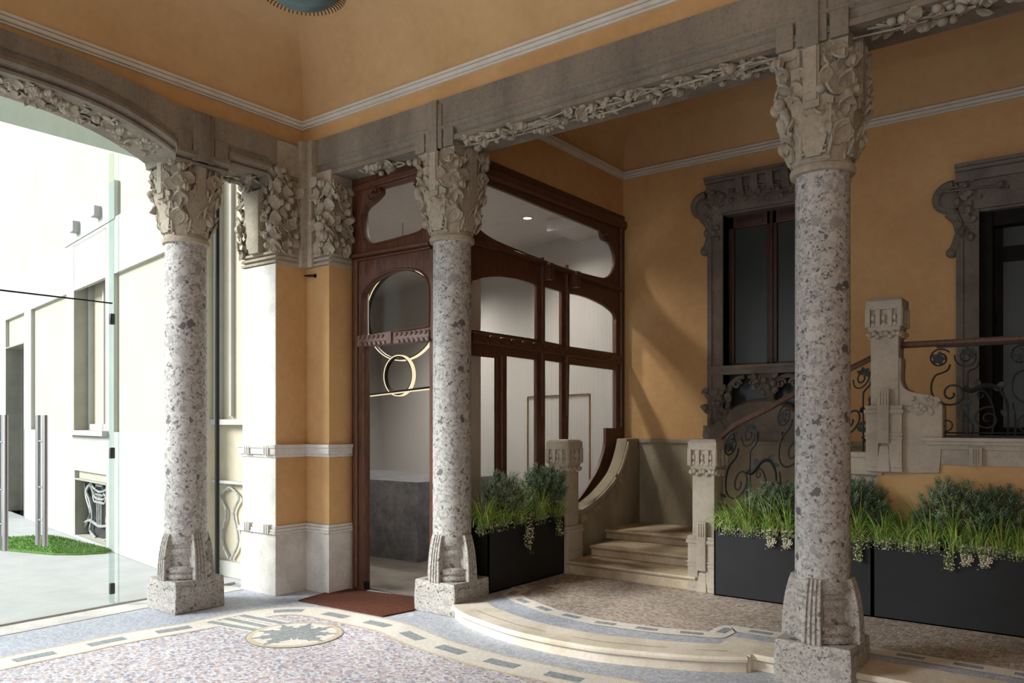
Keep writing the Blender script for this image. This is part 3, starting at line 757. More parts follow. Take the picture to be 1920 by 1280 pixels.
# ================================================================== TIMBER DOORWAY (left of the middle column)
YD = 4.84
dw = thing('timber_doorway', 'dark timber doorway frame with oval fanlight between the corner pier and the middle column', 'doorway', (-4.9, YD, 0))
def holeY(px, n=4): return [tuple(q) for q in cr(xz(px, YD), n)]
x_ = lambda u: at(u, 600, Y=YD).x
zD = lambda u, v: at(u, v, Y=YD).z
xr = -4.39
oD = [(x_(663), 0), (x_(687), 0), (x_(687), zD(687, 645)), (x_(812), zD(812, 620)), (x_(812), 0), (x_(824), 0), (x_(824), 3.70), (x_(668) - .03, 3.70), (x_(663), 3.2)]
h1 = holeY([(716, 352), (716, 352), (780, 335), (795, 333), (795, 333), (806, 350), (811, 385), (808, 415), (800, 430), (785, 439), (760, 446), (730, 454), (705, 459), (692, 454), (686, 440), (683, 420), (683, 402), (688, 390), (698, 381), (708, 372), (716, 362)])
h2 = holeY([(683, 633), (683, 633), (683, 560), (688, 545), (700, 530), (720, 516), (745, 507), (770, 505), (790, 508), (803, 518), (810, 535), (811, 560), (811, 612), (811, 612)])
plate('door_frame', oD, [h1, h2], 'walnut', (0, YD, 0), (1, 0, 0), (0, 0, 1), .08, dw, .006)
mb = MB()
def barD(u0, v0, u1, v1, w_, d=.03):
    a = at(u0, v0, Y=YD); c = at(u1, v1, Y=YD); t = (c - a).normalized(); nn = Vector((-t.z, 0, t.x))
    mb.loft([[p + nn * s_ * w_ + Vector((0, -dy, 0)) for s_, dy in ((-1, .035), (-1, .035 + d * .6), (-.6, .035 + d), (.6, .035 + d), (1, .035 + d * .6), (1, .035))] for p in (a, c)])
barD(668, 484, 816, 459, .018, .05); barD(668, 492, 816, 466, .01, .03); barD(670, 358, 800, 318, .03, .03); barD(674, 490, 674, 1098, .03, .03)
for pp in (h1, h2):
    mb.tube([(a, YD - .042, b_) for a, b_ in pp], .010, 6, closed=True)
mb.build('moulding', 'walnut', dw, ang=25)
mb = MB(); a = at(676, 643, Y=YD); c = at(812, 624, Y=YD)
mb.box(a.x, c.x, YD - .055, YD + .03, (a.z + c.z) / 2 - .055, (a.z + c.z) / 2 + .045); tr = mb.build('transom', 'transom_wood', dw, bevel=.008)
tr['label'] = 'carved grey brown transom bar'
mb = MB(); m_ = at(740, 633, Y=YD)
for k in range(30):
    x = a.x + .03 + (c.x - a.x - .06) * k / 29
    if abs(x - m_.x) < .04: continue
    mb.leaf(Vector((x, YD - .058, (a.z + c.z) / 2 - .005 + .018 * (-1) ** k)), Vector((1, 0, .6 * (-1) ** k)), Vector((0, -1, 0)), .05, .03, .8, .4, .006)
mb.box(m_.x - .028, m_.x + .028, YD - .075, YD - .05, (a.z + c.z) / 2 - .05, (a.z + c.z) / 2 + .05)
mb.build('carved_band', 'transom_wood', tr, ang=60)
for p_, s_ in ((at(703, 366, Y=YD - .05), .075), (at(786, 343, Y=YD - .05), .05)):
    mb = MB(); bud(mb, p_, s_, Vector((0, -1, 0))); mb.build('carved_bud', 'walnut', dw, ang=60)
mb = MB()
mb.box(x_(668), x_(822), YD + .002, YD + .007, (a.z + c.z) / 2, 3.65); mb.build('glass_pane', 'screen_glass', dw)
mb = MB(); mb.box(x_(690), x_(696), YD - .05, YD - .02, zD(690, 1102), zD(690, 1088)); mb.build('floor_stop', 'black_metal', dw)
# doormat
mp = [at(559, 1127, Z=0), at(718, 1157, Z=0), at(779, 1145, Z=0), at(779, 1124, Z=0), at(636, 1104, Z=0)]
mpts = [(-5.36, 4.20), (-4.47, 4.20)]
a, b2, c2 = at(559, 1127, Z=0), at(718, 1157, Z=0), at(640, 1104, Z=0)
mb = MB(); mb.prism([(p.x, p.y, .001) for p in (a, b2, at(777, 1145, Z=0), at(790, 1122, Z=0), c2)], (0, 0, .012))
tag(mb.build('doormat', 'mat_rust', bevel=.003), 'rust brown doormat on the mosaic floor before the timber doorway', 'doormat')

# ================================================================== LOBBY BEHIND THE SCREEN
CZ = 3.70
cA, cB = at(1090, 434, Z=CZ), at(705, 562, Z=CZ)
wd = (cB - cA); wd.z = 0; Lw = wd.length + .6 + .57; wd.normalize(); cA0 = cA.copy(); cA = cA - wd * .57; wn = Vector((wd.y, -wd.x, 0))
if wn.dot(Vector((-1, 1, 0))) > 0: wn = -wn
mb = MB(); pitch = .026; N = int(Lw / pitch); pts = []
for k in range(N):
    b0 = cA + wd * (k * pitch)
    pts += [b0 - wn * .008, b0 + wd * pitch * .16 + wn * .006, b0 + wd * pitch * .5 + wn * .012, b0 + wd * pitch * .84 + wn * .006]
pts.append(cA + wd * (N * pitch))
mb.loft([[Vector((p.x, p.y, 0)) for p in pts], [Vector((p.x, p.y, CZ + .1)) for p in pts]], closed=False)
struct(mb.build('wall_lobby', 'fluted_panel', ang=15))
# thin brass outline of a concealed door on the fluted wall
mb = MB()
def onw(u, v):
    d = at(u, v, D=1) - Vector((0, 0, CAMH)); n_ = wn; t = cA.to_2d().dot(n_.to_2d()) / d.to_2d().dot(n_.to_2d()); p = d * t; p.z += CAMH; return p + wn * .02
q = [onw(992, 905), onw(992, 748), onw(1108, 734), onw(1108, 930)]
q[0].z = 0.02; q[3].z = 0.02; zz = (q[1].z + q[2].z) / 2; q[1].z = zz; q[2].z = zz
for a1, b1 in ((0, 1), (1, 2), (2, 3)): mb.tube([q[a1], q[b1]], .009, 4)
struct(mb.build('door_3', 'brass'), 'thin brass outline of a concealed door in the fluted wall')
mb = MB(); mb.box(-7.25, XS - .04, 4.88, 5.36, -.1, .012); mb.box(-11.5, XS - .04, 5.36, 10.6, -.1, .012); struct(mb.build('floor', 'lobby_floor'))
mb = MB(); mb.box(-7.3, XS - .05, 4.9, 5.36, CZ, CZ + .12); mb.box(-11.6, XS - .05, 5.36, 10.7, CZ, CZ + .12); mb.box(-4.95, XS - .04, 7.15, 7.95, CZ - .12, CZ)
struct(mb.build('ceiling', 'white_plaster'))
lw = Vector((cB.x, cB.y, 0)); mb = MB(); mb.box(lw.x - .3, lw.x + .25, 5.36, lw.y + .5, 0, CZ); mb.box(-7.3, -5.42, 4.90, 4.98, 0, CZ + .1); mb.box(-7.3, -7.24, 4.9, 5.36, 0, CZ + .1); mb.box(lw.x - .3, -7.25, 5.36, 5.42, 0, CZ + .1)
mb.box(-11.5, XS, 10.6, 10.8, 0, CZ); mb.box(XS - .12, XS + .0, 7.70, 10.7, 0, CZ)
struct(mb.build('wall_lobby', 'white_plaster'))
mb = MB(); mb.box(x_(807), x_(815), YD + .1, YD + .6, 0.01, 3.6); struct(mb.build('trim_6', 'white_plaster'), 'pale inner jamb behind the middle column')
# reception counter
ct = MB(); cpt = at(783, 1055, Z=.012)
ct.box(cpt.x - 1.9, cpt.x, cpt.y, 7.35, .012, .86); 
tag(ct.build('reception_counter', 'counter_stone', bevel=.004), 'grey speckled stone reception counter behind the doorway', 'counter')
# downlight
dl = at(989, 408, Z=CZ)
t = thing('ceiling_downlight', 'small round recessed downlight in the lobby ceiling', 'downlight', (dl.x, dl.y, CZ))
mb = MB(); mb.lathe((dl.x, dl.y), [(.045, CZ - .004), (.045, CZ - .001)], 24); mb.build('diffuser', 'lamp_disc', t)
mb = MB(); mb.lathe((dl.x, dl.y), [(.046, CZ - .002), (.046, CZ - .008), (.058, CZ - .006), (.06, CZ - .001)], 24); mb.build('trim_ring', 'steel', t)
for nm, x, y, e in (('lobby_downlight_and_fill', dl.x, dl.y, 9), ('lobby_downlight_and_fill', -7.4, 7.4, 24), ('lobby_downlight_and_fill', -5.1, 5.9, 12)):  # first spot belongs to the downlight; the other two are added lobby fill
    lamp('SPOT', nm, (x, y, CZ - .06), (0, 0, 0), e * 9, (1, .95, .88), spot_size=math.radians(150), spot_blend=.8, shadow_soft_size=.06)
# ring pendant
rc = at(755, 590, D=8.8)
rp = thing('ring_pendant', 'hanging light of two interlocked black rings and a thin bar with glowing cream inner edges', 'pendant light', tuple(rc))
def ring(c, r, ang_, nm):
    ux = Vector((math.cos(ang_), math.sin(ang_), 0)); uy = Vector((-ux.y, ux.x, 0)); N = 72; w2 = .022
    def loop(r0, r1, y0, y1):
        mb = MB(); secs = []
        for k in range(N + 1):
            a = 2 * PI * k / N; e = ux * math.cos(a) + Vector((0, 0, math.sin(a))); secs.append([c + e * r1 + uy * y0, c + e * r1 + uy * y1, c + e * r0 + uy * y1, c + e * r0 + uy * y0])
        mb.loft(secs, caps=False); return mb
    o = loop(r - .012, r, -w2, w2).build(nm, 'black_metal', rp)
    loop(r + .0005, r + .012, -w2 - .002, w2).build('led_strip', 'ring_led', o)
ring(rc, .50, .12, 'large_ring'); rs_ = at(749, 704, D=8.7); ring(rs_, .215, .0, 'small_ring')
mb = MB(); a = at(687, 741, D=9.6); c = at(807, 726, D=7.35); c.z = a.z; dd = (c - a)
mb.tube([a - dd * .1, c + dd * .25], .014, 4); bo = mb.build('light_bar', 'black_metal', rp)
mb = MB(); mb.tube([a - dd * .1 + Vector((.012, -.01, -.014)), c + dd * .25 + Vector((.012, -.01, -.014))], .009, 4); mb.build('led_strip', 'ring_led', bo)
mb = MB(); mb.tube([rc + Vector((0, 0, .5)), Vector((rc.x, rc.y, CZ))], .003, 4); mb.build('suspension_cable', 'black_metal', rp)

# ================================================================== STAIRS, NEWELS, SIDE WALL
st = thing('stone_steps', 'three worn stone steps and landing between the two lower newel posts', 'steps', (-3.3, 6.3, PZ))
sx0, sx1 = -4.1, -2.83
def step(z0, z1, y0, y1, x0, x1, nm='step'):
    mb = MB(); mb.box(x0, x1, y0, y1, z0, z1 - .04)
    prof = [(y0, z1 - .042), (y0 - .012, z1 - .036), (y0 - .03, z1 - .026), (y0 - .036, z1 - .014), (y0 - .028, z1 - .002), (y0, z1), (y1, z1), (y1, z1 - .042)]
    mb.loft([[(x, y, z) for y, z in prof] for x in (x0, x1 + .01)]); return mb.build(nm, 'step_stone', st, ang=40)
step(PZ, .22, 6.15, 6.6, -4.02, -2.76); step(.22, .32, 6.53, 7.1, -4.0, -2.8); step(.32, .415, 6.98, YW - .03, -4.1, -2.2, 'landing')
# side wall left of the steps with swept coping
sw = thing('curved_side_wall', 'swept stone side wall left of the steps, rising to the back wall', 'side wall', (-4.2, 6.9, PZ))
pp = cr([(6.3, .1), (6.3, .1), (6.3, .62), (6.42, .62), (6.65, .69), (6.9, .78), (7.16, .93), (7.28, 1.05), (7.37, 1.2), (7.41, 1.31), (7.41, 1.31), (YW, 1.31), (YW, 1.31), (YW, .1), (YW, .1)], 4)
plate('wall_slab', pp, [], 'dado_stone', (-4.16, 0, 0), (0, 1, 0), (0, 0, 1), .12, sw, .008)
mb = MB()
cop = cr([(6.36, .635), (6.65, .70), (6.9, .79), (7.16, .94), (7.28, 1.06), (7.37, 1.21), (7.41, 1.3)], 4, False)
mb.loft([[(-4.22, y, z), (-4.08, y, z - .01), (-4.07, y, z - .045), (-4.09, y + .01, z - .07), (-4.22, y, z - .07)] for y, z in cop], smooth=True)
mb.build('coping', 'dado_stone', sw, ang=40)
mb = MB()
for y, z in ((6.75, .70), (7.2, .93), (6.5, .62)):
    for k in range(7): mb.leaf(Vector((-4.095, y, z - .03)), Vector((0, math.cos(k), math.sin(k) - .4)), Vector((1, 0, 0)), .09, .045, .8, .4, .008)
mb.build('carved_leaf', 'dado_stone', sw, ang=60)

def newel(label, cx, cy, zt, H, a=.096, flip=1, wing=False):
    t = thing('newel_post', label, 'newel post', (cx, cy, zt - H), 'carved newel posts'); zb = zt - H; c = (cx, cy)
    mb = MB(); mb.box(cx - a, cx + a, cy - a, cy + a, zb, zt - .25); mb.build('shaft', 'newel_stone', t, bevel=.006)
    mb = MB(); k = a + .028
    mb.frus(c, zt - .26, zt - .20, a + .005, k * .97); mb.frus(c, zt - .20, zt - .09, k * .80, k * .82); mb.frus(c, zt - .09, zt - .025, k, k); mb.frus(c, zt - .025, zt, k + .004, k - .02)
    for ax in (0, 1):
        for s_ in (-1, 1):
            for q in (-.92, -.33, .33, .92):
                if ax == 0: mb.box(cx + q * k - .016 * k / .12, cx + q * k + .016 * k / .12, cy + s_ * k * .75, cy + s_ * k, zt - .22, zt - .08)
                else: mb.box(cx + s_ * k * .75, cx + s_ * k, cy + q * k - .016, cy + q * k + .016, zt - .22, zt - .08)
    cap = mb.build('capital', 'newel_stone', t, bevel=.004)
    g = MB()
    for ax in range(4):
        ca, sa = math.cos(ax * PI / 2), math.sin(ax * PI / 2)
        for q in (-.6, 0, .6):
            p = Vector((cx + ca * k * .85 - sa * q * k, cy + sa * k * .85 + ca * q * k, zt - .17)); g.ball(p + Vector((0, 0, .02)), .018, 10, 6, (1, 1, 1.3), ribs=5); g.ball(p - Vector((0, 0, .03)), .02, 10, 6, (1, 1, 1.1))
        for j in range(8):
            q = -1 + j / 3.5; g.ball(Vector((cx + ca * (a + .012) - sa * q * a, cy + sa * (a + .012) + ca * q * a, zt - .275 + .012 * math.sin(j * 2.2))), .021, 8, 5, jit=.15)
    g.build('carved_ornament', 'newel_stone', cap, ang=60)
    mb = MB(); e = .028
    for s_ in (-1, 1):      # split plinth blocks left and right of the central bar
        for (z0, z1, ex) in ((zb, zb + .03, e + .004), (zb + .03, zt - .86, e), (zt - .86, zt - .83, e + .012), (zt - .83, zt - .80, e + .004)):
            mb.box(cx + s_ * (a + ex), cx + s_ * .036, cy - a - ex, cy + a + ex, z0, z1)
        mb.box(cx + s_ * (a + e + .008), cx + s_ * .036, cy - a - e - .008, cy + a + e + .008, zt - 1.02, zt - 1.005)
        mb.box(cx + s_ * (a + e + .006), cx + s_ * .036, cy - a - e - .006, cy + a + e + .006, zt - 1.05, zt - 1.035)
    mb.box(cx - .04, cx + .04, cy - a - .048, cy + a + .04, zt - 1.08, zt - .68)
    for q in (-.02, 0, .02): mb.box(cx + q - .004, cx + q + .004, cy - a - .055, cy, zt - .80, zt - .69)
    mb.frus((cx, cy), zb, zt - 1.10, .045, .03, a + .045, a + .02)
    mb.build('base', 'newel_stone', t, bevel=.005)
    return t
newel('square carved stone newel post at the left end of the steps, beside the left planter', -4.13, 6.26, 1.33, 1.23)
newel('square carved stone newel post between the steps and the long planters', -2.70, 6.26, 1.355, 1.255)
NY = 6.46
un = newel('tall carved stone newel post with scrolled flank, above the long planters', -1.36, NY, 2.42, 1.29)
# flank of the upper newel
zc = lambda px: [(at(1590 + u / 3.7636, 560 + v / 3.7636, Y=NY - .09).x, at(1590 + u / 3.7636, 560 + v / 3.7636, Y=NY - .09).z) for u, v in px]
wp = cr(zc(C2((300, 420)) + [(360, 420), (360, 560), (385, 630), (440, 662), (540, 682), (610, 708), (648, 750), (655, 790)] + C2((655, 1000), (632, 1222), (205, 1222))), 4)
plate('flank', wp, [], 'newel_stone', (0, NY, 0), (1, 0, 0), (0, 0, 1), .17, un, .01)
mb = MB()
for k in range(16):
    p0 = zc([(450 + R.random() * 160, 680 + R.random() * 110)])[0]
    if R.random() < .35: mb.ball(Vector((p0[0], NY - .095, p0[1])), .016, 8, 5, ribs=5)
    else: mb.leaf(Vector((p0[0], NY - .088, p0[1])), Vector((R.uniform(-1, 1), 0, R.uniform(-1, 1))), Vector((0, -1, 0)), .06, .035, .8, .4, .006)
mb.build('carved_ornament', 'newel_stone', un, ang=60)
# balcony wall, coping
BY = NY - .06
mb = MB(); mb.box(-1.42, 4.1, BY, BY + .25, 0, 1.19); mb.box(-2.55, -1.42, BY + .05, BY + .2, 0, .5)
struct(mb.build('wall_balcony', 'ochre'))
mb = MB(); cxr = zc([(520, 1000)])[0][0]
mb.box(cxr, 4.1, BY - .075, BY + .3, 1.36, 1.385); mb.box(cxr + .03, 4.1, BY - .055, BY + .3, 1.335, 1.36); mb.box(cxr + .12, 4.1, BY - .03, BY + .3, 1.30, 1.335); mb.box(cxr + .12, 4.1, BY - .015, BY + .3, 1.19, 1.30)
for x in (-.77, .45):
    mb.box(x - .04, x + .04, BY - .05, BY + .1, 1.19, 1.32)
    for q in (-.015, 0, .015): mb.box(x + q - .003, x + q + .003, BY - .058, BY, 1.2, 1.31)
struct(mb.build('trim_7', 'newel_stone', bevel=.004), 'moulded stone coping of the upper landing')
mb = MB(); mb.box(-1.3, 4.1, BY + .1, YW, 1.1, 1.29); struct(mb.build('floor', 'step_stone'))
# upper flight
fl2 = thing('upper_stair_flight', 'stone stair flight climbing right behind the iron railing and long planters', 'stairs', (-2.0, 7, .4))
n = 7
for k in range(n):
    x0 = -2.42 + k * .16; z1 = .415 + (k + 1) * .125
    mb = MB(); mb.box(x0, x0 + (.18 if k < n - 1 else .4), BY + .16, YW - .03, z1 - .13 if k else .40, z1 - .03); mb.box(x0 - .02, x0 + (.18 if k < n - 1 else .4), BY + .15, YW - .03, z1 - .03, z1)
    mb.build('step', 'step_stone', fl2, bevel=.004)
mb = MB(); p0, p1 = (-2.58, .42), (-1.42, 1.22)
mb.prism([(p0[0], BY + .04, .1), (p0[0], BY + .04, p0[1]), (p1[0], BY + .04, p1[1]), (p1[0], BY + .04, .1)], (0, .12, 0))
mb.build('string', 'newel_stone', fl2, bevel=.006)
mb = MB(); mb.box(-1.62, -1.38, BY - .02, BY + .1, 1.10, 1.26); mb.box(-1.66, -1.38, BY - .04, BY + .1, 1.23, 1.27); mb.build('end_block', 'newel_stone', fl2, bevel=.005)

# ================================================================== IRON RAILINGS
def spiral(c, r0, turns, a0, n=36, k=.12, sgn=1):
    return [(c[0] + r0 * (k + (1 - k) * (1 - t / n)) * math.cos(a0 + sgn * 2 * PI * turns * t / n), c[1] + r0 * (k + (1 - k) * (1 - t / n)) * math.sin(a0 + sgn * 2 * PI * turns * t / n)) for t in range(n + 1)]
def rail_module(mb, lf, f):
    """one scrollwork bay 0..0.50 wide, 0..0.66 high; f maps (s,h)->3d"""
    T = lambda pts, r: mb.tube([f(*p) for p in pts], r, 5)
    T(spiral((.10, .575), .075, 1.15, 0.6, sgn=1, k=.45), .006); T(spiral((.27, .578), .078, 1.7, 2.9, k=.15), .006)
    T(cr([(.165, .53), (.15, .49), (.115, .47), (.07, .45), (.045, .39), (.05, .31), (.10, .25), (.18, .235), (.235, .27), (.245, .32), (.22, .365), (.17, .375), (.135, .345), (.135, .30), (.165, .28), (.19, .30), (.185, .32)], 4, False), .0075)
    T(cr([(.345, .545), (.33, .50), (.29, .48), (.275, .44), (.275, .2), (.275, .0)], 4, False), .007)
    T(cr([(.25, .36), (.30, .335), (.38, .37), (.45, .355), (.50, .29), (.52, .2), (.52, 0)], 4, False), lambda t: .016 * (1 - t) + .006)
    T(spiral((.40, .13), .09, 1.6, 1.2, k=.12), .006); T(spiral((.14, .09), .07, 1.4, 1.8, k=.15), .0055)
    T([(.02, .66), (.02, .45), (.02, 0)] if False else [(.0, .03), (.25, .03), (.5, .03)], .006)
    T(cr([(.30, .0), (.31, .08), (.26, .16)], 4, False), .006)
    T(cr([(.06, .0), (.065, .12), (.05, .24)], 4, False), .007); T(cr([(.42, .0), (.44, .16), (.40, .30), (.33, .36)], 4, False), .0065); T(spiral((.36, .30), .035, 1.2, 0, k=.2), .005)
    nrm = (f(0, 0) - f(0, 0, 1)).normalized()
    def L(s_, h, dx, dz, l):
        a = f(s_, h); d = f(s_ + dx, h + dz) - a; mb.leaf(a, d, nrm, l, l * .6, .5, .4, .004, 1)
    for q in range(5): L(.09, .575, math.cos(q * 1.3), math.sin(q * 1.3), .055)
    for q in range(5): L(.285, .60, math.cos(q * .8 - .6), math.sin(q * .8 - .6), .055)
    for (s_, h, dx, dz) in ((.24, .25, 1, .2), (.05, .28, -1, .3), (.275, .19, -1, 1), (.275, .19, 1, 1), (.275, .12, 1, -.3), (.275, .12, 1, .6), (.45, .36, 1, .3), (.43, .36, 1, -.5), (.34, .36, 0, 1), (.52, .15, -1, 1), (.52, .15, 1, 1)): L(s_, h, dx, dz, .06)
X0 = zc([(655, 1000)])[0][0] - .14; RZ = 1.39
rl = thing('iron_railing', 'wrought iron scroll railing with wooden handrail on the upper landing', 'railing', (X0, NY, RZ), 'iron railings')
for k in range(5):
    mb = MB(); lf = MB(); off = X0 + .02 + k * .50
    f = lambda s_, h, dy=0, off=off: Vector((off + s_, NY + dy * .01, RZ + h * .985))
    rail_module(mb, lf, f); o = mb.build('scroll_panel', ['iron', 'patina_iron'], rl, ang=50)
mb = MB(); mb.box(X0, 4, NY - .012, NY + .012, RZ, RZ + .012); mb.box(X0 + .1, 4, NY - .02, NY + .02, RZ + .645, RZ + .655); mb.build('bottom_bar', 'iron', rl)
mb = MB(); mb.loft([[(x, NY + a_, z0 + RZ) for a_, z0 in ((-.028, .665), (-.032, .68), (-.026, .70), (.026, .70), (.032, .68), (.028, .665), (.018, .655), (-.018, .655))] for x in (-1.27, 4.0)], smooth=True)
mb.build('handrail', 'rail_wood', rl)
# flight railing
A0 = Vector((-2.60, 6.30, .47)); A1 = Vector((-1.46, NY, 1.27))
rl2 = thing('iron_railing', 'wrought iron scroll railing climbing the stair beside the lower right newel post', 'railing', tuple(A0), 'iron railings')
dv = A1 - A0
hp = [at(1352, 820, Y=6.33), at(1372, 802, Y=6.33), at(1395, 788, Y=6.34), at(1440, 766, Y=6.36), at(1490, 738, Y=6.39), at(1595, 690, Y=6.44), at(1634, 671, Y=6.45)]
def zrail(x):
    for a, b_ in zip(hp, hp[1:]):
        if x <= b_.x: return a.z + (b_.z - a.z) * max(0, (x - a.x)) / (b_.x - a.x)
    return hp[-1].z
for k in range(3):
    mb = MB(); lf = MB()
    def f(s_, h, dy=0, k=k):
        x = A0.x + (k * .42 + s_ * .84); t = (x - A0.x) / dv.x; lo = A0.z + dv.z * t; hi = zrail(x) - .03
        return Vector((x, A0.y + dv.y * t + dy * .01, lo + (hi - lo) * h / .66))
    if k < 2 or True:
        rail_module(mb, lf, f)
        o = mb.build('scroll_panel', ['iron', 'patina_iron'], rl2, ang=50)
mb = MB(); hr = [Vector(p) for p in cr([tuple(p) for p in hp], 4, False)]
mb.loft([[p + Vector((0, a_, z0)) for a_, z0 in ((-.028, -.02), (-.032, 0), (-.024, .02), (.024, .02), (.032, 0), (.028, -.02))] for p in hr], smooth=True)
mb.build('handrail', 'rail_wood', rl2)

# ================================================================== STAIR WINDOW AND UPPER DOOR
def surround(parent, xo0, xo1, xi0, xi1, z0, ztop, zi, ear, name='surround'):
    mb = MB(); Y0 = YW
    mb.box(xo0, xi0, Y0 - .07, Y0 + .1, z0, zi); mb.box(xo0 + .03, xo0 + .055, Y0 - .085, Y0, z0, zi); mb.box(xi0 - .05, xi0, Y0 - .05, Y0 + .12, z0, zi)
    mb.box(xi1, xo1, Y0 - .07, Y0 + .1, z0, zi); mb.box(xi1, xi1 + .05, Y0 - .05, Y0 + .12, z0, zi)
    mb.box(xo0 + .02, xo1 - .02, Y0 - .08, Y0 + .1, zi, ztop - .14); mb.box(xi0 - .05, xi1 + .05, Y0 - .05, Y0 + .12, zi - .02, zi + .03)
    mb.box(xo0 - .0, xo1 + .0, Y0 - .11, Y0, ztop - .14, ztop - .06); mb.box(xo0 + .0, xo1, Y0 - .15, Y0, ztop - .06, ztop - .03); mb.box(xo0 - .0, xo1, Y0 - .17, Y0, ztop - .03, ztop)
    xm = (xo0 + xo1) / 2
    for q in (-.22, -.07, .08, .23):      # tongue brackets
        mb.loft([[(xm + q - .035, Y0 - y, z), (xm + q + .035, Y0 - y, z), (xm + q + .035, Y0, z), (xm + q - .035, Y0, z)] for y, z in ((.16, ztop - .03), (.15, ztop - .12), (.12, ztop - .19), (.085, ztop - .22))])
    o = mb.build(name, 'window_stone', parent, bevel=.005)
    g = MB()
    for xs, sg in ((xo0, 1), (xo1, -1)):
        # ear volute and drop
        c = Vector((xs - sg * .045, Y0 - .05, ztop - .27))
        pts = [c + Vector((sg * (.0 + r_ * math.cos(a_)), 0, r_ * math.sin(a_))) for r_, a_ in ((.13 * (1 - j / 40), 1.4 + j * .22) for j in range(34))]
        g.tube(pts, lambda t: .03 * (1 - t) + .012, 8)
        g.ball(c, .085, 14, 8, (1, .6, 1.1))
        pts = [c + Vector((sg * x, 0, z)) for x, z in ((.0, -.1), (.06, -.18), (.08, -.28), (.05, -.38), (.01, -.45))]
        g.tube(pts, lambda t: .055 - .02 * t, 8); g.ball(pts[-1], .045, 10, 6)
        carve(g, (xs + (0 if sg > 0 else -.12), Y0 - .07, ztop - .62), (1, 0, 0), (0, 0, 1), (0, -1, 0), .12, .4, 22, (.05, .09), .2, .02)
    carve(g, (xo0 + .05, Y0 - .08, ztop - .30), (1, 0, 0), (0, 0, 1), (0, -1, 0), xo1 - xo0 - .1, .17, 60, (.05, .09), .22, .03)
    g.build('carved_ornament', 'window_stone', o, ang=60)
    return o
xo0, xo1 = wz(1331, 600)[0], wz(1551, 600)[0]
W = sempty('window_1', ((xo0 + xo1) / 2, YW, 1.5), 'dark stair window in carved grey stone surround')
surround(W, xo0, xo1, W1x0, W1x1, 1.45, 3.96, W1z1, .1)
YF = YW + .12; xm = wz(1441, 600)[0]
W1x1 = xo1 - (W1x0 - xo0)
fw = .055
mb = MB()
for x0, x1 in ((W1x0, W1x0 + fw), (xm - .05, xm + .05), (W1x1 - fw, W1x1 + .02)): mb.box(x0, x1, YF - .03, YF + .04, 2.05, W1z1)
mb.box(W1x0, W1x1, YF - .03, YF + .04, W1z1 - .14, W1z1); mb.box(W1x0, W1x1, YF - .03, YF + .04, 2.0, 2.09)
mb.box(xm - .015, xm + .015, YF - .05, YF, 2.05, W1z1)
for s_ in (-1, 1):
    cxm = (W1x0 + fw + xm - .05) / 2 if s_ < 0 else (xm + .05 + W1x1 - fw) / 2
    mb.box(cxm - .13, cxm + .13, YF - .04, YF, W1z1 - .12, W1z1 - .04)
mb.build('window_frame', 'old_window_wood', W, bevel=.005)
mb = MB(); mb.box(W1x0, W1x1, YF, YF + .01, 1.5, W1z1); mb.build('pane', 'window_glass', W)
# stone balustrade panel of the window, with colonnette and swept arches
mb = MB(); mb.box(xo0 + .02, xo1, YW - .09, YW + .12, 1.97, 2.06); mb.box(xo0 + .01, xo1, YW - .10, YW, 2.03, 2.06)
mb.lathe((xm, YW + .02), [(.05, 1.5), (.06, 1.53), (.04, 1.56), (.045, 1.62), (.035, 1.64), (.05, 1.72), (.07, 1.8), (.1, 1.9), (.09, 1.97)], 16)
for s_, x in ((1, W1x0), (-1, xm), (1, xm), (-1, W1x1)):
    pts = [Vector((x + s_ * a_, YW - .0, z)) for a_, z in ((.0, 1.5), (.035, 1.6), (.025, 1.75), (.05, 1.86), (.12, 1.93), (.2, 1.95))]
    mb.tube(pts, lambda t: .04 - .015 * t, 8)
    c = Vector((x + s_ * .13, YW - .03, 1.87)); mb.tube([c + Vector((s_ * .05 * (1 - j / 24) * math.cos(j * .4), 0, .05 * (1 - j / 24) * math.sin(j * .4))) for j in range(20)], .014, 6)
pts = [Vector((W1x0 - .12 + (W1x1 - W1x0 + .24) * t, YW - .06, 1.40 + .28 * math.sin(PI * min(1, t * 1.05)) ** .8)) for t in [j / 14 for j in range(15)]]
mb.loft([[p + Vector((0, a_, z)) for a_, z in ((-.05, -.05), (-.05, .02), (0, .05), (.12, .05), (.12, -.3), (-.03, -.3))] for p in pts])
mb.box(xo0 - .03, xo1 + .03, YW - .10, YW + .05, 1.31, 1.46)
for k in range(4): mb.box(xo0 + .16 + k * .24, xo0 + .3 + k * .24, YW - .13, YW, 1.32, 1.40)
bo = mb.build('balustrade', 'window_stone', W, ang=40)
g = MB(); carve(g, (xo0 - .03, YW - .08, 1.33), (1, 0, 0), (0, 0, 1), (0, -1, 0), .28, .5, 55, (.06, .1), .2, .03)
carve(g, (xm - .12, YW - .05, 1.78), (1, 0, 0), (0, 0, 1), (0, -1, 0), .24, .18, 26, (.05, .08), .2, .04)
g.build('carved_ornament', 'window_stone', bo, ang=60)
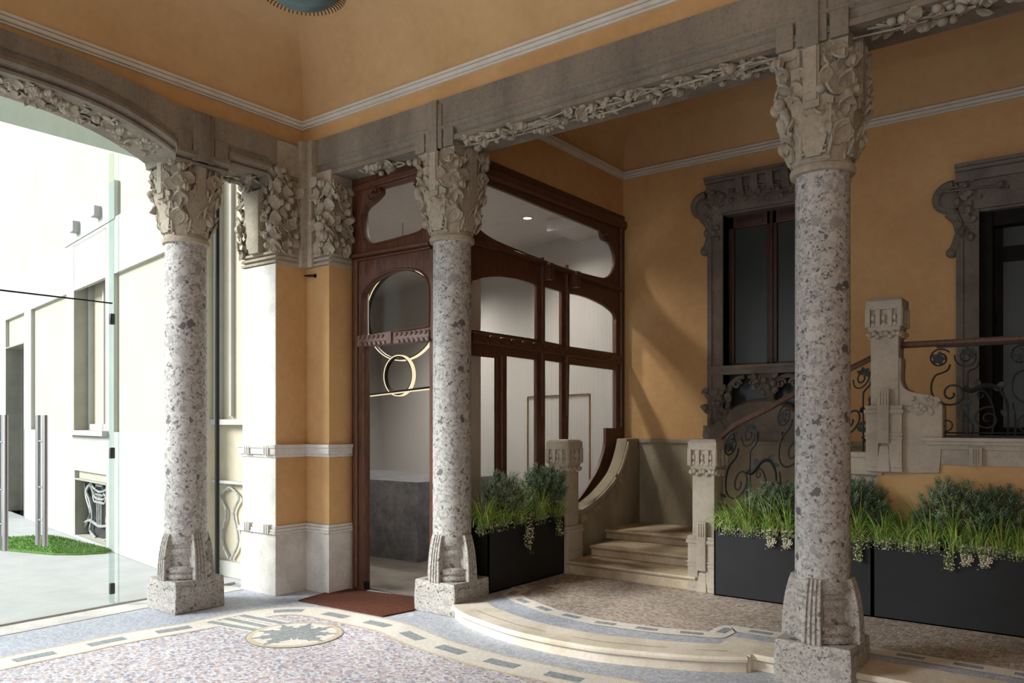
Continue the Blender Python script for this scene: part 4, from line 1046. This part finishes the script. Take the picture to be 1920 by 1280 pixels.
# upper door
dx0, dx1 = wz(1795, 600)[0], 1.25
Dr = sempty('door_1', ((dx0 + dx1) / 2, YW, 1.3), 'dark glazed door on the upper landing in carved stone surround')
surround(Dr, dx0, dx1, D1x0, D1x1 + .15, 1.30, 3.66, D1z1, .1)
YF = YW + .16
mb = MB(); mb.box(D1x0 - .02, D1x0 + .09, YW + .0, YF + .1, 1.3, D1z1); mb.box(D1x0, D1x1, YW + .02, YF + .1, D1z1 - .14, D1z1); mb.build('door_frame', 'dark_reveal', Dr, bevel=.01)
mb = MB(); mb.box(D1x0 + .09, D1x1, YF, YF + .04, 1.3, D1z1 - .14); lf_ = mb.build('door_leaf', 'window_glass', Dr)
mb = MB(); mb.box(D1x0 + .09, D1x0 + .15, YF - .015, YF, 1.3, D1z1 - .14); mb.box(D1x0 + .15, D1x1, YF - .015, YF, 2.85, 2.98); mb.box(D1x0 + .15, D1x1, YF - .015, YF, 1.3, 1.45)
mb.box(D1x0 + .3, D1x1, YF - .015, YF, 1.45, 1.5); mb.box(D1x0 + .3, D1x0 + .34, YF - .015, YF, 1.45, 1.95)
mb.build('panel_rail', 'dark_reveal', lf_)
mb = MB(); kp = at(1878, 721, Y=YF - .02); mb.tube([kp + Vector((.022 * math.cos(a_ * .7), 0, .022 * math.sin(a_ * .7))) for a_ in range(9)], .006, 6, closed=True); mb.build('ring_pull', 'brass', lf_)
mb = MB(); kp = at(1862, 598, Y=YF - .03); mb.tube([kp + Vector((0, 0, .05)), kp + Vector((.02, -.02, .03)), kp + Vector((.02, -.02, -.03)), kp + Vector((-.01, 0, -.06))], .008, 6); mb.build('door_handle', 'black_metal', lf_)

# ================================================================== PLANTERS AND PLANTS
def planter(label, x0, x1, y0, y1, z1=.62):
    t = thing('planter_box', label, 'planter', ((x0 + x1) / 2, (y0 + y1) / 2, PZ), 'black planter boxes')
    mb = MB(); th = .012
    mb.box(x0, x1, y0, y0 + th, PZ, z1); mb.box(x0, x1, y1 - th, y1, PZ, z1); mb.box(x0, x0 + th, y0, y1, PZ, z1); mb.box(x1 - th, x1, y0, y1, PZ, z1); mb.box(x0, x1, y0, y1, PZ, PZ + .01)
    mb.build('box', 'planter_black', t)
    mb = MB(); mb.box(x0 + th, x1 - th, y0 + th, y1 - th, z1 - .08, z1 - .03); mb.build('soil', 'soil', t)
planter('black planter box at the foot of the timber screen, left of the steps', -4.29, -4.05, 5.02, 6.13)
planter('left one of the two long black planter boxes under the landing wall', -2.575, -1.382, 6.09, 6.385)
planter('right one of the two long black planter boxes, running out of view', -1.380, .60, 6.09, 6.385)
def blade(mb, p, an, L, W, droop, mi):
    d = Vector((math.cos(an), math.sin(an), 0)); s_ = Vector((-d.y, d.x, 0)); n = 7; el = R.uniform(1.2, 1.54); q = Vector(p); vs = []
    for i in range(n + 1):
        t = i / n; w_ = W * .5 * (1 - t ** 2.2) + .0004; vs += [q - s_ * w_, q + Vector((0, 0, -w_ * .5)), q + s_ * w_]
        q = q + (d * math.cos(el) + Vector((0, 0, 1)) * math.sin(el)) * (L / n); el -= droop / n * (.5 + 1.6 * t)
    mb.add(vs, [f for i in range(n) for f in ((i * 3, i * 3 + 1, i * 3 + 4, i * 3 + 3), (i * 3 + 1, i * 3 + 2, i * 3 + 5, i * 3 + 4))], mi, True)
def grass_mesh(n=130, L=(.2, .50)):
    mb = MB()
    for k in range(n):
        r = R.uniform(0, .05); a = R.uniform(0, 2 * PI); an = a + R.uniform(-.7, .7)
        blade(mb, (r * math.cos(a), r * math.sin(a), -.02), an, R.uniform(*L), R.uniform(.005, .010), R.choice((.6, 1.0, 1.5, 2.2, 3.0)) * R.uniform(.8, 1.2), R.choices((0, 1, 2, 3), (5, 4, 4, 1))[0])
    return mb
def shrub_mesh(pale=False, n=44, H=.24):
    mb = MB()
    for k in range(n):
        a = 2.399 * k; rr = (k + .5) / n; sp = .13 * math.sqrt(rr) * R.uniform(.85, 1.15); h = H * (1.02 - .5 * rr ** 1.5) * R.uniform(.86, 1.06) + .02
        tip = Vector((sp * math.cos(a), sp * math.sin(a), h)); base = Vector((tip.x * .2, tip.y * .2, -.03))
        pts = [base.lerp(tip, t) + Vector((0, 0, .03 * math.sin(PI * t))) for t in (0, .25, .5, .75, 1)]
        mb.tube(pts, .003, 4, 2)
        twigs = [(pts[4], (tip - base).normalized())]
        for j in range(5):
            q = pts[2].lerp(pts[4], R.random()); twigs.append((q, (tip - base).normalized() + Vector((R.uniform(-1, 1), R.uniform(-1, 1), R.uniform(-.1, .9)))))
        for q0, d0 in twigs:
            d0 = d0.normalized(); l0 = R.uniform(.035, .06)
            for j in range(26):
                q = q0 + d0 * (l0 * (j / 26 - .4)); b_ = j * 2.4; o1 = d0.orthogonal().normalized(); o2 = d0.cross(o1)
                d = (o1 * math.cos(b_) + o2 * math.sin(b_)) * .9 + d0 * .75; d.normalize(); l = R.uniform(.014, .026); s_ = d.cross(d0).normalized() * .0020
                mi = 1 if (pale and R.random() < .55) or R.random() < .12 else 0
                mb.add([q, q + d * l * .5 + s_, q + d * l, q + d * l * .5 - s_], [(0, 1, 2, 3)], mi)
    return mb
def trail_mesh(L=.28, white=.6, n=150):
    mb = MB()      # hangs over an edge at y=-r (front) ; local origin at planter rim, front = -y
    for s_ in range(6):
        x0 = R.uniform(-.05, .05); l = L * R.uniform(.5, 1); pts = []
        for j in range(9):
            t = j / 8; pts.append(Vector((x0 + .015 * math.sin(j + s_), .05 - .085 * min(1, t * 3) - .01 * t, .06 * math.sin(min(1, t * 3) * PI) - l * max(0, t - .25) / .75)))
        mb.tube(pts, .0022, 4, 0)
        for j in range(n // 6):
            t = R.random(); i = min(7, int(t * 8)); q = pts[i].lerp(pts[i + 1], t * 8 - i) + Vector((R.uniform(-.02, .02), R.uniform(-.022, .0), R.uniform(-.015, .015)))
            w_ = R.random() < white; d = Vector((R.uniform(-1, 1), R.uniform(-1, .1), R.uniform(-1, .6))); l2 = R.uniform(.010, .019)
            mb.leaf(q, d, Vector((0, -1, .4)), l2, l2 * .7, .6, .3, .001, 1 if w_ else 0, n=2)
    return mb
def tuft_mesh(w_=.22):
    mb = MB()
    for k in range(230):
        p = Vector((R.uniform(-w_ / 2, w_ / 2), R.uniform(-.06, .05), R.uniform(-.03, .05))); d = Vector((R.uniform(-1, 1), R.uniform(-1, .6), R.uniform(-.2, 1.2)))
        l = R.uniform(.008, .016); mb.leaf(p, d, Vector((0, -1, 1)), l, l * .7, .5, .3, .0008, R.choice((0, 0, 1)), n=2)
        if k % 8 == 0: mb.tube([Vector((p.x, 0, -.05)), p], .0012, 3, 0)
    return mb
GM = ['blade_green', 'blade_lime', 'blade_dark', 'blade_dry']
protoG = [grass_mesh(200).build('ornamental_grass', GM, ang=70) for _ in range(3)] + [grass_mesh(230, (.18, .36)).build('ornamental_grass', GM, ang=70)]
protoS = [shrub_mesh().build('needle_shrub', ['needle_green', 'needle_pale', 'rust_iron'], ang=70), shrub_mesh(True).build('needle_shrub', ['needle_green', 'needle_pale', 'rust_iron'], ang=70)]
protoT = [trail_mesh(.30, .65, 220).build('trailing_plant', ['vine_green', 'petal'], ang=70), trail_mesh(.2, .35, 200).build('trailing_plant', ['vine_green', 'petal'], ang=70), trail_mesh(.13, .8, 150).build('trailing_plant', ['vine_green', 'petal'], ang=70)]
protoU = [tuft_mesh().build('ground_cover', ['tuft_green', 'petal'], ang=70)]
used = set()
def put(proto, loc, rz, s_, label, cat, group=None):
    o = proto if proto.name not in used else proto.copy()
    if o is proto: used.add(proto.name)
    else: COL.objects.link(o)
    s_ = s_ * (1.22 if cat == 'shrub' else 1.0); group = {'grass': 'grass tufts in the planters', 'shrub': 'shrubs in the planters', 'trailing plant': 'trailing plants on the planters', 'ground cover': 'ground cover along the planter rims'}[cat]; o.location = loc; o.rotation_euler = (0, 0, rz); o.scale = (s_,) * 3; tag(o, label, cat, group); return o
PT = .60
def py(u, Y): return at(u, 900, Y=Y).x
def pyy(u, X): return at(u, 900, X=X).y
# left planter
GL = [(905, 0, 'tuft of grass at the left end of the left planter, by the column'), (940, 3, 'grass tuft in the left planter below the pale shrub'), (972, 1, 'long arching lime grass tuft at the middle of the left planter'), (1012, 2, 'grass tuft in the left planter between the two shrubs'), (1043, 3, 'dense grass tuft at the step end of the left planter')]
for u, k, lb in GL: put(protoG[k], (-4.14, pyy(u, -4.14), PT), R.uniform(0, 6), .9, lb, 'grass')
for u, k, lb, s_ in ((945, 1, 'pale green needle leaved shrub in the left planter', 1.3), (985, 0, 'low dark shrub in the middle of the left planter', .85), (1030, 0, 'dark green spreading shrub at the step end of the left planter', 1.45)):
    put(protoS[k], (-4.20, min(6.02, pyy(u, -4.2)), PT), R.uniform(0, 6), s_, lb, 'shrub')
put(protoT[0], (-4.06, pyy(982, -4.06), PT + .02), PI / 2, 1.0, 'white flowered trailing plant hanging longest over the left planter', 'trailing plant')
put(protoT[1], (-4.06, pyy(1040, -4.06), PT + .02), PI / 2, 1.0, 'greenish trailing plant hanging at the step end of the left planter', 'trailing plant')
for u, lb in ((912, 'small leaved ground cover at the left planter rim by the column'), (940, 'small leaved ground cover along the middle rim of the left planter'), (1010, 'small leaved ground cover between the two trailing plants of the left planter')):
    put(protoU[0], (-4.085, pyy(u, -4.085), PT + .02), PI / 2, 1, lb, 'ground cover')
# right planters
GR = [(1368, 3, 'grass tuft at the left end of the long planters, by the newel post'), (1405, 0, 'second grass tuft from the newel post in the long planter'), (1445, 2, 'upright grass tuft left of the largest column'), (1480, 1, 'grass tuft touching the left side of the largest column'),
      (1530, 3, 'grass tuft behind the largest column'), (1575, 1, 'grass tuft half hidden by the largest column'), (1612, 2, 'arching lime grass tuft just right of the largest column'), (1655, 0, 'grass tuft over the joint of the two long planters'), (1700, 3, 'grass tuft between the joint and the pale tall shrub'), (1745, 1, 'low grass tuft left of the pale tall shrub'),
      (1790, 2, 'tall spiky grass tuft under the pale tall shrub'), (1835, 0, 'grass tuft between the two right hand shrubs'), (1875, 1, 'tall grass tuft under the dark right hand shrub'), (1915, 3, 'rightmost grass tuft at the edge of view')]
for u, k, lb in GR: put(protoG[k], (py(u, 6.2), 6.19 + R.uniform(-.02, .02), PT), R.uniform(0, 6), R.uniform(.92, 1.06), lb, 'grass')
for u, k, s_, lb in ((1440, 1, 1.15, 'grey green shrub between the newel post and the largest column'), (1475, 0, 1.2, 'dark shrub beside the left side of the largest column'), (1610, 0, 1.4, 'dark shrub just right of the largest column'), (1650, 0, .85, 'small dark shrub over the planter joint'),
                     (1790, 1, 1.4, 'tallest pale tipped shrub in the right long planter'), (1745, 0, .9, 'low dark shrub left of the tallest pale one'), (1870, 0, 1.35, 'dark dense shrub near the right edge of view')):
    put(protoS[k], (py(u, 6.27), 6.27, PT), R.uniform(0, 6), s_, lb, 'shrub')
for u, k, lb in ((1450, 2, 'short white flowered trailer on the planter left of the largest column'), (1480, 2, 'short white flowered trailer touching the largest column'), (1612, 1, 'long white flowered trailer right of the largest column'), (1782, 1, 'hanging trailer with green tip under the pale shrub'), (1815, 2, 'short white flowered trailer right of the pale shrub'), (1850, 2, 'rightmost short white flowered trailer')):
    put(protoT[k], (py(u, 6.1), 6.10, PT + .02), 0, .8, lb, 'trailing plant')
for k, u in enumerate((1375, 1420, 1640, 1685, 1730, 1835, 1890)):
    lb = ['small leaved ground cover at the planter end by the newel post', 'small leaved ground cover left of the grey green shrub', 'small leaved ground cover left of the planter joint', 'small leaved ground cover right of the planter joint', 'small leaved ground cover left of the tall pale shrub', 'small leaved ground cover between the right hand shrubs', 'small leaved ground cover at the right edge of view'][k]
    put(protoU[0], (py(u, 6.12), 6.12, PT + .02), 0, 1, lb, 'ground cover')

# ================================================================== GLASS ENTRANCE AND COURTYARD
XG = -6.5
ge = thing('glass_entrance', 'frameless glass entrance doors and fixed panes under the arch', 'glass doors', (XG, 2.5, 0))
yv = lambda u: at(u, 700, X=XG).y
ydoor0, yseam, ydoor1 = 1.86, yv(40), yv(210)
for y0, y1, z0, z1, nm, mt in ((ydoor0, yseam - .004, .02, 2.455, 'door_leaf', 'clear_glass'), (yseam + .004, ydoor1, .02, 2.455, 'door_leaf', 'clear_glass'), (-2, ydoor1 + .02, 2.47, 3.69, 'transom_pane', 'clear_glass'), (-2, ydoor0 - .01, .02, 2.455, 'side_pane', 'clear_glass'),
                               (yv(222), yv(402), .02, 3.69, 'side_pane', 'clear_glass'), (-2, yv(402), 3.70, 4.6, 'top_pane', 'tinted_glass')):
    mb = MB(); mb.box(XG - .006, XG + .006, y0, y1, z0, z1); o = mb.build(nm, mt, ge)
    if nm == 'top_pane': o['label'] = 'tinted grey green glass above the entrance'
    if nm == 'door_leaf':
        ye = yseam - .13 if y1 < yseam else yseam + .14
        h = MB()
        for s_ in (-1, 1):
            h.tube([(XG + s_ * .06, ye, at(80, 1022, X=XG).z), (XG + s_ * .06, ye, at(80, 778, X=XG).z)], .019, 12)
            for zz in (1.0, .75, 1.35): h.tube([(XG + s_ * .06, ye, zz), (XG, ye, zz)], .008, 8)
        h.build('door_handle', 'steel', o)
mb = MB(); mb.box(XG - .01, XG + .01, -2, ydoor1, 2.457, 2.467); mb.build('door_head_seal', 'black_metal', ge)
mb = MB(); mb.box(XG - .06, XG + .01, ydoor1 + .004, ydoor1 + .016, .02, 3.69); mb.box(XG - .01, XG + .01, ydoor1 + .055, yv(222), .02, 3.69); mb.build('glass_fin', 'green_glass', ge)
mb = MB(); mb.box(XG - .012, XG + .012, yv(404), yv(410), 0, 3.69); mb.build('edge_post', 'black_metal', ge)
for v in (598, 849, 1103):
    mb = MB(); z = at(210, v, X=XG).z; mb.box(XG - .015, XG + .015, ydoor1 - .02, ydoor1 + .02, z - .045, z + .045)
    mb.build('hinge', 'hinge_green', ge, bevel=.008)
mb = MB(); mb.box(XG - .02, XG + .02, -2, 4.3, 0, .018); mb.build('floor_channel', 'court_stone', ge)
mb = MB(); mb.box(-6.55, -6.2, -2.0, 4.2, -.1, .004); struct(mb.build('floor', 'pier_stone'))
# courtyard
mb = MB(); mb.box(-26, -6.45, -16, 8, -.3, -.004); struct(mb.build('floor', 'paving'))
WO = Vector((-8.61, 4.45, 0)); WD = Vector((-.9855, .1694, 0)); WN = Vector((-.1694, -.9855, 0))
def wc(u, v):
    d = at(u, v, D=1) - Vector((0, 0, CAMH)); t = WO.dot(WN) / d.dot(WN); p = d * t; return ((p - WO).dot(WD), p.z + CAMH)
s_end = (-7.1 - WO.x) / WD.x
def rect(u0, v0, u1, v1, zz=None):
    (a, z0), (b_, z1) = wc(u0, v0), wc(u1, v1); z0b = wc(u0, v1)[1]; lo, hi = min(a, b_), max(a, b_)
    return lo, hi, min(z1, z0b) if zz is None else zz[0], z0 if zz is None else zz[1]
def rpoly(lo, hi, z0, z1): return [(lo, z0), (hi, z0), (hi, z1), (lo, z1)]
wa = (wc(207, 800)[0], wc(146, 800)[0]); win = (wa[0], wa[1], wc(146, 806)[1], wc(146, 462)[1])
da = (wc(52, 900)[0], wc(17, 900)[0]); door = (da[0], da[1], .0, wc(17, 652)[1])
ba = (wc(208, 950)[0], wc(148, 950)[0]); bas = (ba[0], ba[1], wc(148, 1001)[1], wc(148, 895)[1])
UX, UZ = WD, Vector((0, 0, 1))
cb = thing('courtyard_building', 'pale sunlit courtyard building seen through the glass doors', 'building', (WO.x, WO.y, 0))
def wpl(nm, outer, holes, mat, depth, th, parent=cb, bev=0):
    return plate(nm, outer, holes, mat, WO + WN * (depth), WD, (0, 0, 1), th, parent, bev)
wpl('facade_wall', rpoly(s_end, 18, 0, 11), [rpoly(*win), rpoly(*door), rpoly(*bas)], 'cream', -.15, .3)
mb = MB()
def wbox(mb, s0, s1, z0, z1, d0, d1, mi=0):
    mb.prism([WO + WD * s0 + WN * d0 + Vector((0, 0, z0)), WO + WD * s1 + WN * d0 + Vector((0, 0, z0)), WO + WD * s1 + WN * d1 + Vector((0, 0, z0)), WO + WD * s0 + WN * d1 + Vector((0, 0, z0))], (0, 0, z1 - z0), mi)
ztb = wc(75, 495)[1]; zp1 = wc(104, 564)[1]; zdd = wc(104, 806)[1]; zp2 = wc(260, 489)[1]
# stone band grid: band at top, dado, uprights
so0, so1 = win[0] - .26, win[1] + .03
wbox(mb, s_end, 18, zp1, ztb, 0, .05)                      # frieze
wbox(mb, s_end, da[0] - .02, bas[3] + .10, zdd, 0, .05); wbox(mb, da[1] + .02, 18, 0, zdd, 0, .05)
wbox(mb, s_end, ba[0], 0, bas[3] + .10, 0, .05); wbox(mb, ba[1], da[0] - .02, 0, bas[3] + .10, 0, .05); wbox(mb, ba[0], ba[1], 0, bas[2], 0, .05)
wbox(mb, win[1], win[1] + .35, zdd, zp1, 0, .05); wbox(mb, win[0] - .3, win[0], zdd, zp1, 0, .05)
wbox(mb, da[0] - .45, da[0], zdd, zp1, 0, .05); wbox(mb, da[1], da[1] + .6, zdd, zp1, 0, .05); wbox(mb, s_end, s_end + .25, zdd, zp1, 0, .05)
wbox(mb, win[0] - .35, win[1] + .4, ztb - .02, ztb + .42, 0, .06)
for u_, v0_, v1_ in ((157, 437, 418), (198, 408, 390)):
    s_, z_0 = wc(u_, v0_); z_1 = wc(u_, v1_)[1]; wbox(mb, s_ - .05, s_ + .1, z_0, z_1, .0, .14)
o = mb.build('stone_band', 'court_stone', cb)
mb = MB(); wbox(mb, win[0] - .1, win[1] + .08, win[2] - .06, win[2], 0, .12); mb.build('window_sill', 'court_stone', cb)
for nm, r_, mt, gap in (('window', win, 'cream', .17), ('basement_window', bas, 'basement_dark', .10), ('doorway', door, 'black_metal', .26)):
    mb = MB(); wbox(mb, r_[0] - .05, r_[1] + .05, max(0, r_[2]), r_[3] + .02, -.30, -gap); o = mb.build(nm, mt, cb)
    mb = MB(); e = .02
    wbox(mb, r_[1] - e, r_[1], max(0, r_[2]), r_[3], -.25, .051); wbox(mb, r_[0], r_[0] + e, max(0, r_[2]), r_[3], -.25, .051); wbox(mb, r_[0], r_[1], r_[3] - e, r_[3], -.25, .051)
    mb.build('reveal', 'court_reveal', o)
    if nm == 'window':
        mb = MB()
        for s_ in (r_[0] + .02, (r_[0] + r_[1]) / 2 - .03, r_[1] - .09): wbox(mb, s_, s_ + .06, r_[2], r_[3] - .02, -.168, -.11)
        wbox(mb, r_[0], r_[1], r_[2], r_[2] + .08, -.168, -.11); wbox(mb, r_[0], r_[1], r_[3] - .1, r_[3] - .02, -.168, -.11)
        mb.build('window_frame', 'court_stone', o)
    if nm == 'basement_window':
        mb = MB(); W_, H_ = r_[1] - r_[0], r_[3] - r_[2]; cx = (r_[0] + r_[1]) / 2
        P = lambda a_, b_: WO + WD * (cx + a_ * W_) - WN * .06 + Vector((0, 0, r_[2] + b_ * H_))
        for a_ in (-.06, 0, .06): mb.tube([P(a_, .25), P(a_, .75)], .012, 5)
        for sg in (-1, 1):
            mb.tube([P(sg * x, z) for x, z in cr([(.12, .0), (.3, .1), (.22, .35), (.3, .6), (.42, .8), (.2, .95), (.0, .9)], 4, False)], .016, 5)
            mb.tube([P(sg * x, z) for x, z in cr([(.48, .1), (.3, .4), (.42, .65), (.48, .9)], 4, False)], .014, 5); mb.tube([P(sg * x, z) for x, z in cr([(.0, .68), (.15, .7), (.3, .88), (.45, .7)], 4, False)], .014, 5)
        mb.tube([P(x, z) for x, z in cr([(-.48, .2), (-.3, .27), (0, .22), (.3, .27), (.48, .2)], 4, False)], .018, 5); mb.tube([P(-.12, .75), P(.12, .75), P(.1, .9), P(-.1, .9)], .012, 5, closed=True)
        mb.tube([P(-.16, .62), P(.16, .62)], .014, 5); mb.tube([P(x, z) for x, z in cr([(-.3, .98), (-.2, .86), (0, .8), (.2, .86), (.3, .98)], 4, False)], .014, 5)
        for sg in (-1, 1): mb.tube([P(sg * x, z) for x, z in cr([(.16, .62), (.2, .72), (.14, .78)], 4, False)], .012, 5)
        mb.build('iron_grille', 'grille_iron', o)
# return and recessed wall nearest the arcade
mb = MB(); e = WO + WD * s_end; mb.box(-7.16, -7.1, e.y - .02, 4.5, 0, 11); mb.box(-7.16, -6.2, 4.5, 4.8, 0, 11); mb.build('side_wall', 'cream', cb)
z2 = lambda v: at(432, v, Y=4.5).z; x2 = lambda u: at(u, 700, Y=4.5).x
mb = MB(); mb.box(x2(414), x2(420), 4.42, 4.5, z2(790), z2(330)); mb.box(-7.1, -6.3, 4.40, 4.5, z2(796), z2(786)); mb.box(-7.1, -6.3, 4.45, 4.5, 0, z2(1050)); mb.box(-7.1, -6.3, 4.42, 4.5, z2(905), z2(900))
mb.build('side_window_frame', 'court_stone', cb)
mb = MB(); mb.box(x2(436), x2(440), 4.46, 4.5, z2(780), z2(345)); mb.build('window_mullion', 'court_stone', cb)
mb = MB()
for sg in (-1, 1): mb.tube([Vector((x2(436) + sg * a_, 4.47, z)) for a_, z in cr([(.02, z2(1045)), (.14, z2(1010)), (.06, z2(960)), (.15, z2(930)), (0, z2(912))], 4, False)], .012, 5)
mb.build('iron_grille', 'grille_iron', cb)
# lawn
mb = MB(); lp = [at(u, v, Z=0) for u, v in ((-60, 1014), (0, 1010), (90, 1006), (120, 1011), (160, 1021), (205, 1033), (198, 1037), (150, 1040), (100, 1040), (0, 1031), (-60, 1028))]
mb.prism([Vector((p.x, p.y, .0)) for p in lp], (0, 0, .02))
far = [lp[0], lp[1], lp[2], lp[3], lp[4], lp[5]]; near = [lp[10], lp[9], lp[8], lp[8].lerp(lp[7], .5), lp[7], lp[6]]
for k in range(9000):
    t = R.random() * 5; i = min(4, int(t)); p = far[i].lerp(far[i + 1], t - i).lerp(near[i].lerp(near[i + 1], t - i), R.random())
    h = R.uniform(.01, .03); a_ = R.uniform(0, 6.3); d = Vector((math.cos(a_), math.sin(a_), 0)) * .006; p = Vector((p.x, p.y, .018))
    mb.add([p - d, p + d, p + Vector((R.uniform(-.02, .02), R.uniform(-.02, .02), h))], [(0, 1, 2)], 0)
o = mb.build('lawn', 'lawn'); tag(o, 'strip of green lawn at the foot of the courtyard building', 'lawn'); o['kind'] = 'stuff'

# ================================================================== HALL LAMP
lc = at(568, -17, D=4.7); LZ = lc.z
lt = thing('ceiling_lamp', 'blue green metal bowl lamp with a rusty fringe hanging from the hall ceiling', 'lamp', (lc.x, lc.y, LZ))
mb = MB(); mb.lathe((lc.x, lc.y), [(.02, LZ - .075), (.10, LZ - .068), (.165, LZ - .045), (.205, LZ - .015), (.215, LZ + .01), (.20, LZ + .05), (.12, LZ + .09), (.03, LZ + .10)], 40)
mb.build('bowl', 'teal_bowl', lt)
mb = MB()
for k in range(60):
    a_ = 2 * PI * k / 60; c_, s_ = math.cos(a_), math.sin(a_); mb.tube([(lc.x + c_ * .205, lc.y + s_ * .205, LZ + .0), (lc.x + c_ * .235, lc.y + s_ * .235, LZ - .004), (lc.x + c_ * .25, lc.y + s_ * .25, LZ - .02)], .0038, 5)
mb.tube([(lc.x + .212 * math.cos(2 * PI * k / 40), lc.y + .212 * math.sin(2 * PI * k / 40), LZ + .005) for k in range(40)], .007, 6, closed=True)
o = mb.build('fringe', 'rust_iron', lt); o['label'] = 'rusty metal fringe'
mb = MB(); mb.tube([(lc.x, lc.y, LZ + .09), (lc.x, lc.y, 5.0)], .012, 8); mb.lathe((lc.x, lc.y), [(.06, 4.97), (.05, 4.95), (.012, 4.9)], 20); mb.build('rod', 'rust_iron', lt)
